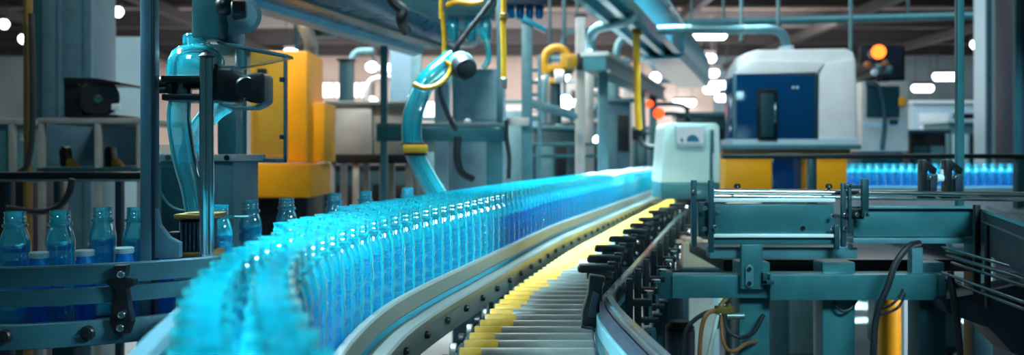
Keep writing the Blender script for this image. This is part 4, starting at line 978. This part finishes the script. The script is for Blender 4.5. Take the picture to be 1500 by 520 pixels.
for px0,px1,y0,d,mt,tr,lb in ((1334,1386,196,8.6,'black','tealdk','low black machine right of the kiosk'),(1338,1445,152,11,'pale','white','pale blue long machine far behind the teal pole'),(1390,1448,180,9.5,'tealgr','pale','grey teal machine between the teal pole and the wide right pillar'),(1210,1262,150,12,'pale','tealgr','pale machine glimpsed between tank machine and kiosk')):
    machine('process_machine',lb,(px0+px1)/2,d,px1-px0,y0,mt,tr,0,seed=px0)
p2 = thing('pillar','pale blue steel pillar near the right frame edge','pillar',(P(1464,200,8).x,8.1,0))
MB().box((P(1447,0,8).x,8,0),(P(1482,0,8).x,8.25,CZ),.01).build('core','pale',p2); MB().box((P(1443,0,8).x,7.97,0.01),(P(1450,0,8).x,8.0,CZ-.01),.004).build('rib','blue',p2)
p3 = thing('pillar','dark blue steel pillar cut off by the right frame edge','pillar',(P(1510,200,7.2).x,7.3,0))
MB().box((P(1486,0,7.2).x,7.2,0),(P(1545,0,7.2).x,7.5,CZ),.01).build('core','navy',p3); MB().box((P(1484,0,7.2).x,7.17,0.01),(P(1494,0,7.2).x,7.2,CZ-.01),.004).build('rib','tealdk',p3)
# ceiling girders and pipes at the right
gi = thing('ceiling_pipe','long dark teal pipe high under the roof above the tank machine','pipe',(3.5,11,H+1.7))
MB().cyl(P(1000,34,11),P(1470,22,11),.05,None,14).build('pipe','teal',gi)
for px in (1060,1330): MB().cyl(P(px,32 if px<1200 else 26,11),(P(px,0,11).x,11,CZ-.63),.02,None,10).build('hanger','tealdk',gi)
for px in (1086,1140,1246):
    t_ = thing('drop_rod','thin grey rod hanging from the roof, '+{1086:'left of the bent pipe end',1140:'above the bent pipe end',1246:'beside the tank machine top'}[px],'rod',P(px,60,9))
    b=P(px,{1086:60,1140:36,1246:92}[px],9); MB().cyl(b,(b.x,9,CZ-.37),.018,None,10).build('rod','tealgr',t_); MB().cyl(b,b-Vector((0,0,.03)),.03,None,12).build('end_fitting','black',t_)

for px,py,d,r,lb in ((826,112,9.5,.06,'small white work lamp beside the yellow robot arm'),(828,150,8.9,.075,'white work lamp below the yellow robot arm'),(846,152,10.2,.06,'white work lamp partly behind the slim pale pole'),(806,142,9.0,.05,'small white work lamp by the two post frame'),(960,114,10.5,.065,'round white work lamp above the two red signal lamps'),(545,98,12,.07,'round white work lamp above the stainless tank, left of a pair'),(612,128,12,.09,'white work lamp close behind the thick cyan hose'),(432,78,7,.03,'tiny white work lamp over the amber cabinet corner'),(545,150,14,.09,'low white work lamp behind the stainless tank'),(875,205,8.0,.04,'small white work lamp low under the slanting beam')):
    t_ = thing('work_lamp',lb,'lamp',P(px,py,d),'small work lamps'); c=P(px,py,d)
    MB().ball(c,r,(1,.6,1.)).build('bulb','lamp',t_); MB().cyl(c+Vector((0,r*.35,0)),c+Vector((0,r*1.6,0)),r*1.1,r*.6,16,.004).build('reflector','tealdk',t_)
    MB().cyl(c+Vector((0,r*1.5,0)),(c.x,d+r*1.5,0 if py>180 else CZ-.01),.015,None,8).build('stem','tealdk',t_)
for px,d,w,y0,mt,tr,n,lb in ((790,10.5,44,170,'tealgr','cream',1,'grey green cabinet behind the ladder rungs of the two post frame'),(833,8.55,24,205,'black','tealdk',0,'small black cabinet in front of the pale pole'),(882,10.8,44,160,'tealdk','pale',1,'dark teal cabinet with pale doors under the slanting beam'),(932,10.0,30,190,'black','tealgr',0,'small black cabinet behind the hooked yellow tube'),(765,12.5,60,150,'cream','tealgr',0,'pale warm cabinet seen between the posts of the tall frame'),(620,12,70,175,'cream','tealgr',1,'pale cabinet in the distance behind the thick cyan hose'),(478,10.5,30,195,'tealdk','cream',0,'narrow dark cabinet between white duct and stainless tank')):
    machine('equipment_cabinet',lb,px,d,w,y0,mt,tr,n,seed=px,cat='cabinet')
for pts,r,mt,lb in (([P(786,120,9.2),P(800,116,9.2),P(806,140,9.2),P(806,200,9.2)],.03,'cream','pale bent pipe beside the ladder rungs'),([P(868,110,9.6),P(880,140,9.6),P(878,170,9.6),P(892,190,9.6)],.05,'tealdk','dark hose sagging under the slanting beam'),([P(915,118,9.),P(935,122,9.),P(940,150,9.),P(942,195,9.)],.03,'tealgr','grey pipe curving behind the hooked yellow tube'),([P(775,150,6.6),P(800,158,6.6),P(835,168,6.6),P(842,176,6.6)],.035,'tealgr','grey pipe sloping from the tall upright frame to the pale pole')):
    tag(MB().tube(pts,r,10).build('bent_tube',mt),lb,'pipe')
# ------------------------------------------------------------------ ceiling lights
LAMPS = [(133,181,17,2.3),(143,166,65,2.2),(985,1067,51,2.3),(1006,1050,85,2.1),(1020,1054,107,1.9),(1038,1071,124,1.75),(1030,1054,131,1.75),(1047,1069,143,1.7),(985,1020,150,1.7),(1335,1368,129,1.8),(1366,1403,112,2.0),(1422,1446,65,2.2),(576,618,71,2.1),(536,553,98,2.),(556,574,99,1.9),(416,434,77,2.1),(562,576,64,2.3),(0,12,35,2.3),(28,46,57,2.2),(930,944,128,1.8)]
LNAME = {133:'large one above the wide pillar',143:'lower small one beside the wide pillar',985.51:'longest one, topmost right of the grooved trunk',1006:'second down right of the grooved trunk',1020:'third down right of the grooved trunk',1038:'fourth down, right of the trunk end',1030:'small one just under the trunk end',1047:'lowest small one left of the tank machine',985.150:'wide one low above the control box',1335:'right one low behind the kiosk',1366:'higher one left of the teal pole top',1422:'small one beside the right pillar',576:'long one below the blue overhead trunk',536:'round left one of a pair under the trunk',556:'right one of a pair under the trunk',416:'small one at the top of the amber cabinet',562:'tiny one against the blue trunk',0:'one cut by the left frame edge',28:'one crossed by the dark ochre pole',930:'tiny one beside the hooked yellow tube'}
for a,b,py,z in LAMPS:
    d = z*F/(HZ-py); c = P((a+b)/2,py,d); w = (b-a)/F*d*.92
    nm = LNAME.get(a) or LNAME[a+.51 if py==51 else 985.150]
    t_ = thing('ceiling_light','glowing white ceiling light, '+nm,'ceiling light',(c.x,d,c.z),'ceiling lights')
    r = .055+.0022*d
    MB().cyl((c.x-w/2,d,c.z),(c.x+w/2,d,c.z),r*1.0,None,14,r*.6).build('diffuser','lamp',t_)
    MB().box((c.x-w/2+.01,d-r*.7,c.z+r*.75),(c.x+w/2-.01,d+r*.7,c.z+r*.75+.08),.008).build('housing','beam',t_)
    for s in (-.35,.35): MB().cyl((c.x+s*w,d,c.z+r*.7+.07),(c.x+s*w,d,CZ-.01),.008,None,8).build('hanger','beam',t_)

# ------------------------------------------------------------------ light
def area(name, loc, target, sx, sy, power, col=(1,1,1)):
    l = bpy.data.lights.new(name,'AREA'); l.shape='RECTANGLE'; l.size=sx; l.size_y=sy; l.energy=power; l.color=col
    o = bpy.data.objects.new(name,l); COL.objects.link(o); o.location=loc
    o.rotation_euler = (Vector(target)-Vector(loc)).to_track_quat('-Z','Y').to_euler(); return o
TE = (.62,.93,1.)
def strip(name, x0, d0, x1, d1, z, w, power, col=TE, spread=120):
    l = bpy.data.lights.new(name,'AREA'); l.shape='RECTANGLE'; L=math.hypot(x1-x0,d1-d0); l.size=w; l.size_y=L; l.energy=power; l.color=col
    o = bpy.data.objects.new(name,l); COL.objects.link(o); o.location=((x0+x1)/2,(d0+d1)/2,z); o.rotation_euler=(0,0,-math.atan2(x1-x0,d1-d0)); l.spread=math.radians(spread); return o
def back(name, x0, d0, x1, d1, z, w, power, tx, ty, tz, col=TE, spread=70):
    l = bpy.data.lights.new(name,'AREA'); l.shape='RECTANGLE'; L=math.hypot(x1-x0,d1-d0); l.size=L; l.size_y=w; l.energy=power; l.color=col
    o = bpy.data.objects.new(name,l); COL.objects.link(o); o.location=((x0+x1)/2,(d0+d1)/2,z)
    ax = Vector((x1-x0,d1-d0,0)).normalized(); zd = -(Vector((tx,ty,tz))-o.location); zd = (zd-ax*zd.dot(ax)).normalized()
    o.rotation_euler = Matrix((ax, zd.cross(ax), zd)).transposed().to_euler(); l.spread=math.radians(spread); return o
for k in range(7):
    dd = .55+.42*k
    strip('line_spot',Rf(dd)-.18-.02,dd-.02,Rf(dd)-.18+.02,dd+.02,H+.85+.12*max(0,k-2),.045,2.8 if k>2 else 6.5,TE,30 if k>2 else 40)
for k in range(6):
    dd = 3.8+.75*k
    strip('line_spot',Rf(dd)-.15-.02,dd-.02,Rf(dd)-.15+.02,dd+.02,H+.45+.2*dd,.06,4,TE,26)
back('line_light_far',.32,3.0,1.55,7.2,H+1.5,.10,58,.45,5.0,H-.2,TE,30)
back('backlight_near',-1.30,1.6,-1.05,2.9,H+.75,.07,36,-.30,2.2,H-.2,TE,36)  # added out-of-frame backlight that makes the bottles glow through
back('backlight_bend',-1.15,.55,-1.25,1.5,H+.7,.06,7,-.28,.95,H-.12,TE,34)  # weaker added backlight for the near bend, no visible fixture
back('backlight_far',-.55,3.0,.66,7.2,H+1.45,.10,90,.45,5.0,H-.2,TE,32)  # added backlight for the far stretch, no visible fixture
strip('line_light_right',1.8,6.9,4.4,6.9,H+1.5,.14,110,TE,40)
back('line_fill_front',.50,.9,.95,2.3,H+.46,.06,6,-.24,1.9,H-.2,TE,24)  # added fill from the roller side for the dim bottle fronts
back('line_fill_front_far',1.3,3.6,2.35,7.2,H+1.4,.10,14,.6,5.2,H-.2,TE,24)  # same added fill for the farther bottle fronts
area('hall_light_left',(-5,6,CZ-.7),(-4,7,0),5,3,110,(.6,.9,1.))
area('hall_light_middle',(-1.5,9,CZ-.7),(-1,10,0),5,4,700,(1.,.92,.86))
area('hall_light_rear',(0,19,CZ-.7),(0,22,0),14,8,4200,(1.,.88,.82))
area('hall_light_right',(5,9,CZ-.7),(4.5,9,0),4,4,130,(.65,.9,1.))
area('bed_fill_light',(1.3,.2,H+1.3),(1.25,2.4,H-.25),1.0,.5,12,(.5,.93,1.)).data.spread=math.radians(60)  # added teal fill beside the camera to lift the bed panels
area('under_bed_fill_light',(1.75,2.65,H-.42),(1.25,3.3,.5),.3,.1,5,(.9,.97,1.))  # fill added below the deck to brighten the yellow post
area('mid_front_fill_light',(-.6,2.4,CZ-.5),(-.2,5.6,1.1),1.0,.6,24,(.85,.97,1.)).data.spread=math.radians(75)  # unseen fill added for the camera-facing sides in the middle distance
area('tank_fill_light',(1.9,4.6,H+2.2),(1.9,6.1,H+.4),1.2,.4,36,(.8,.96,1.))  # unseen fill added because the white tank machine came out dim
area('cabinet_fill_light',(-.9,3.2,H+2.3),(-1.4,4.7,H+.1),.7,.5,50,(1.,.86,.66))  # warm fill added to keep the cabinet amber, not a fixture
area('left_fill_light',(-1.1,.5,H+1.4),(-1.0,1.9,H),.5,.5,12,(.5,.92,1.))  # small unseen fill added for the infeed bottles
w = bpy.data.worlds.new('world'); SC.world = w; w.use_nodes = True
w.node_tree.nodes['Background'].inputs[0].default_value = (.10,.34,.42,1); w.node_tree.nodes['Background'].inputs[1].default_value = .14

# ------------------------------------------------------------------ camera
cam = bpy.data.cameras.new('camera'); co = bpy.data.objects.new('camera', cam); COL.objects.link(co)
co.location = (0,0,H); co.rotation_euler = (math.pi/2,0,0)
cam.sensor_width = 36; cam.lens = F*36/1500; cam.shift_y = -(260-HZ)/1500
cam.clip_start = .05; cam.clip_end = 200
cam.dof.use_dof = True; cam.dof.focus_distance = 1.85; cam.dof.aperture_fstop = 3.0
SC.camera = co
SC.view_settings.view_transform = 'Standard'; SC.view_settings.look = 'None'; SC.view_settings.gamma = 1; SC.view_settings.use_curve_mapping = False
SC.view_settings.exposure = 0.0
SC.cycles.transparent_max_bounces = 24; SC.cycles.max_bounces = 8
SC.cycles.use_denoising = True
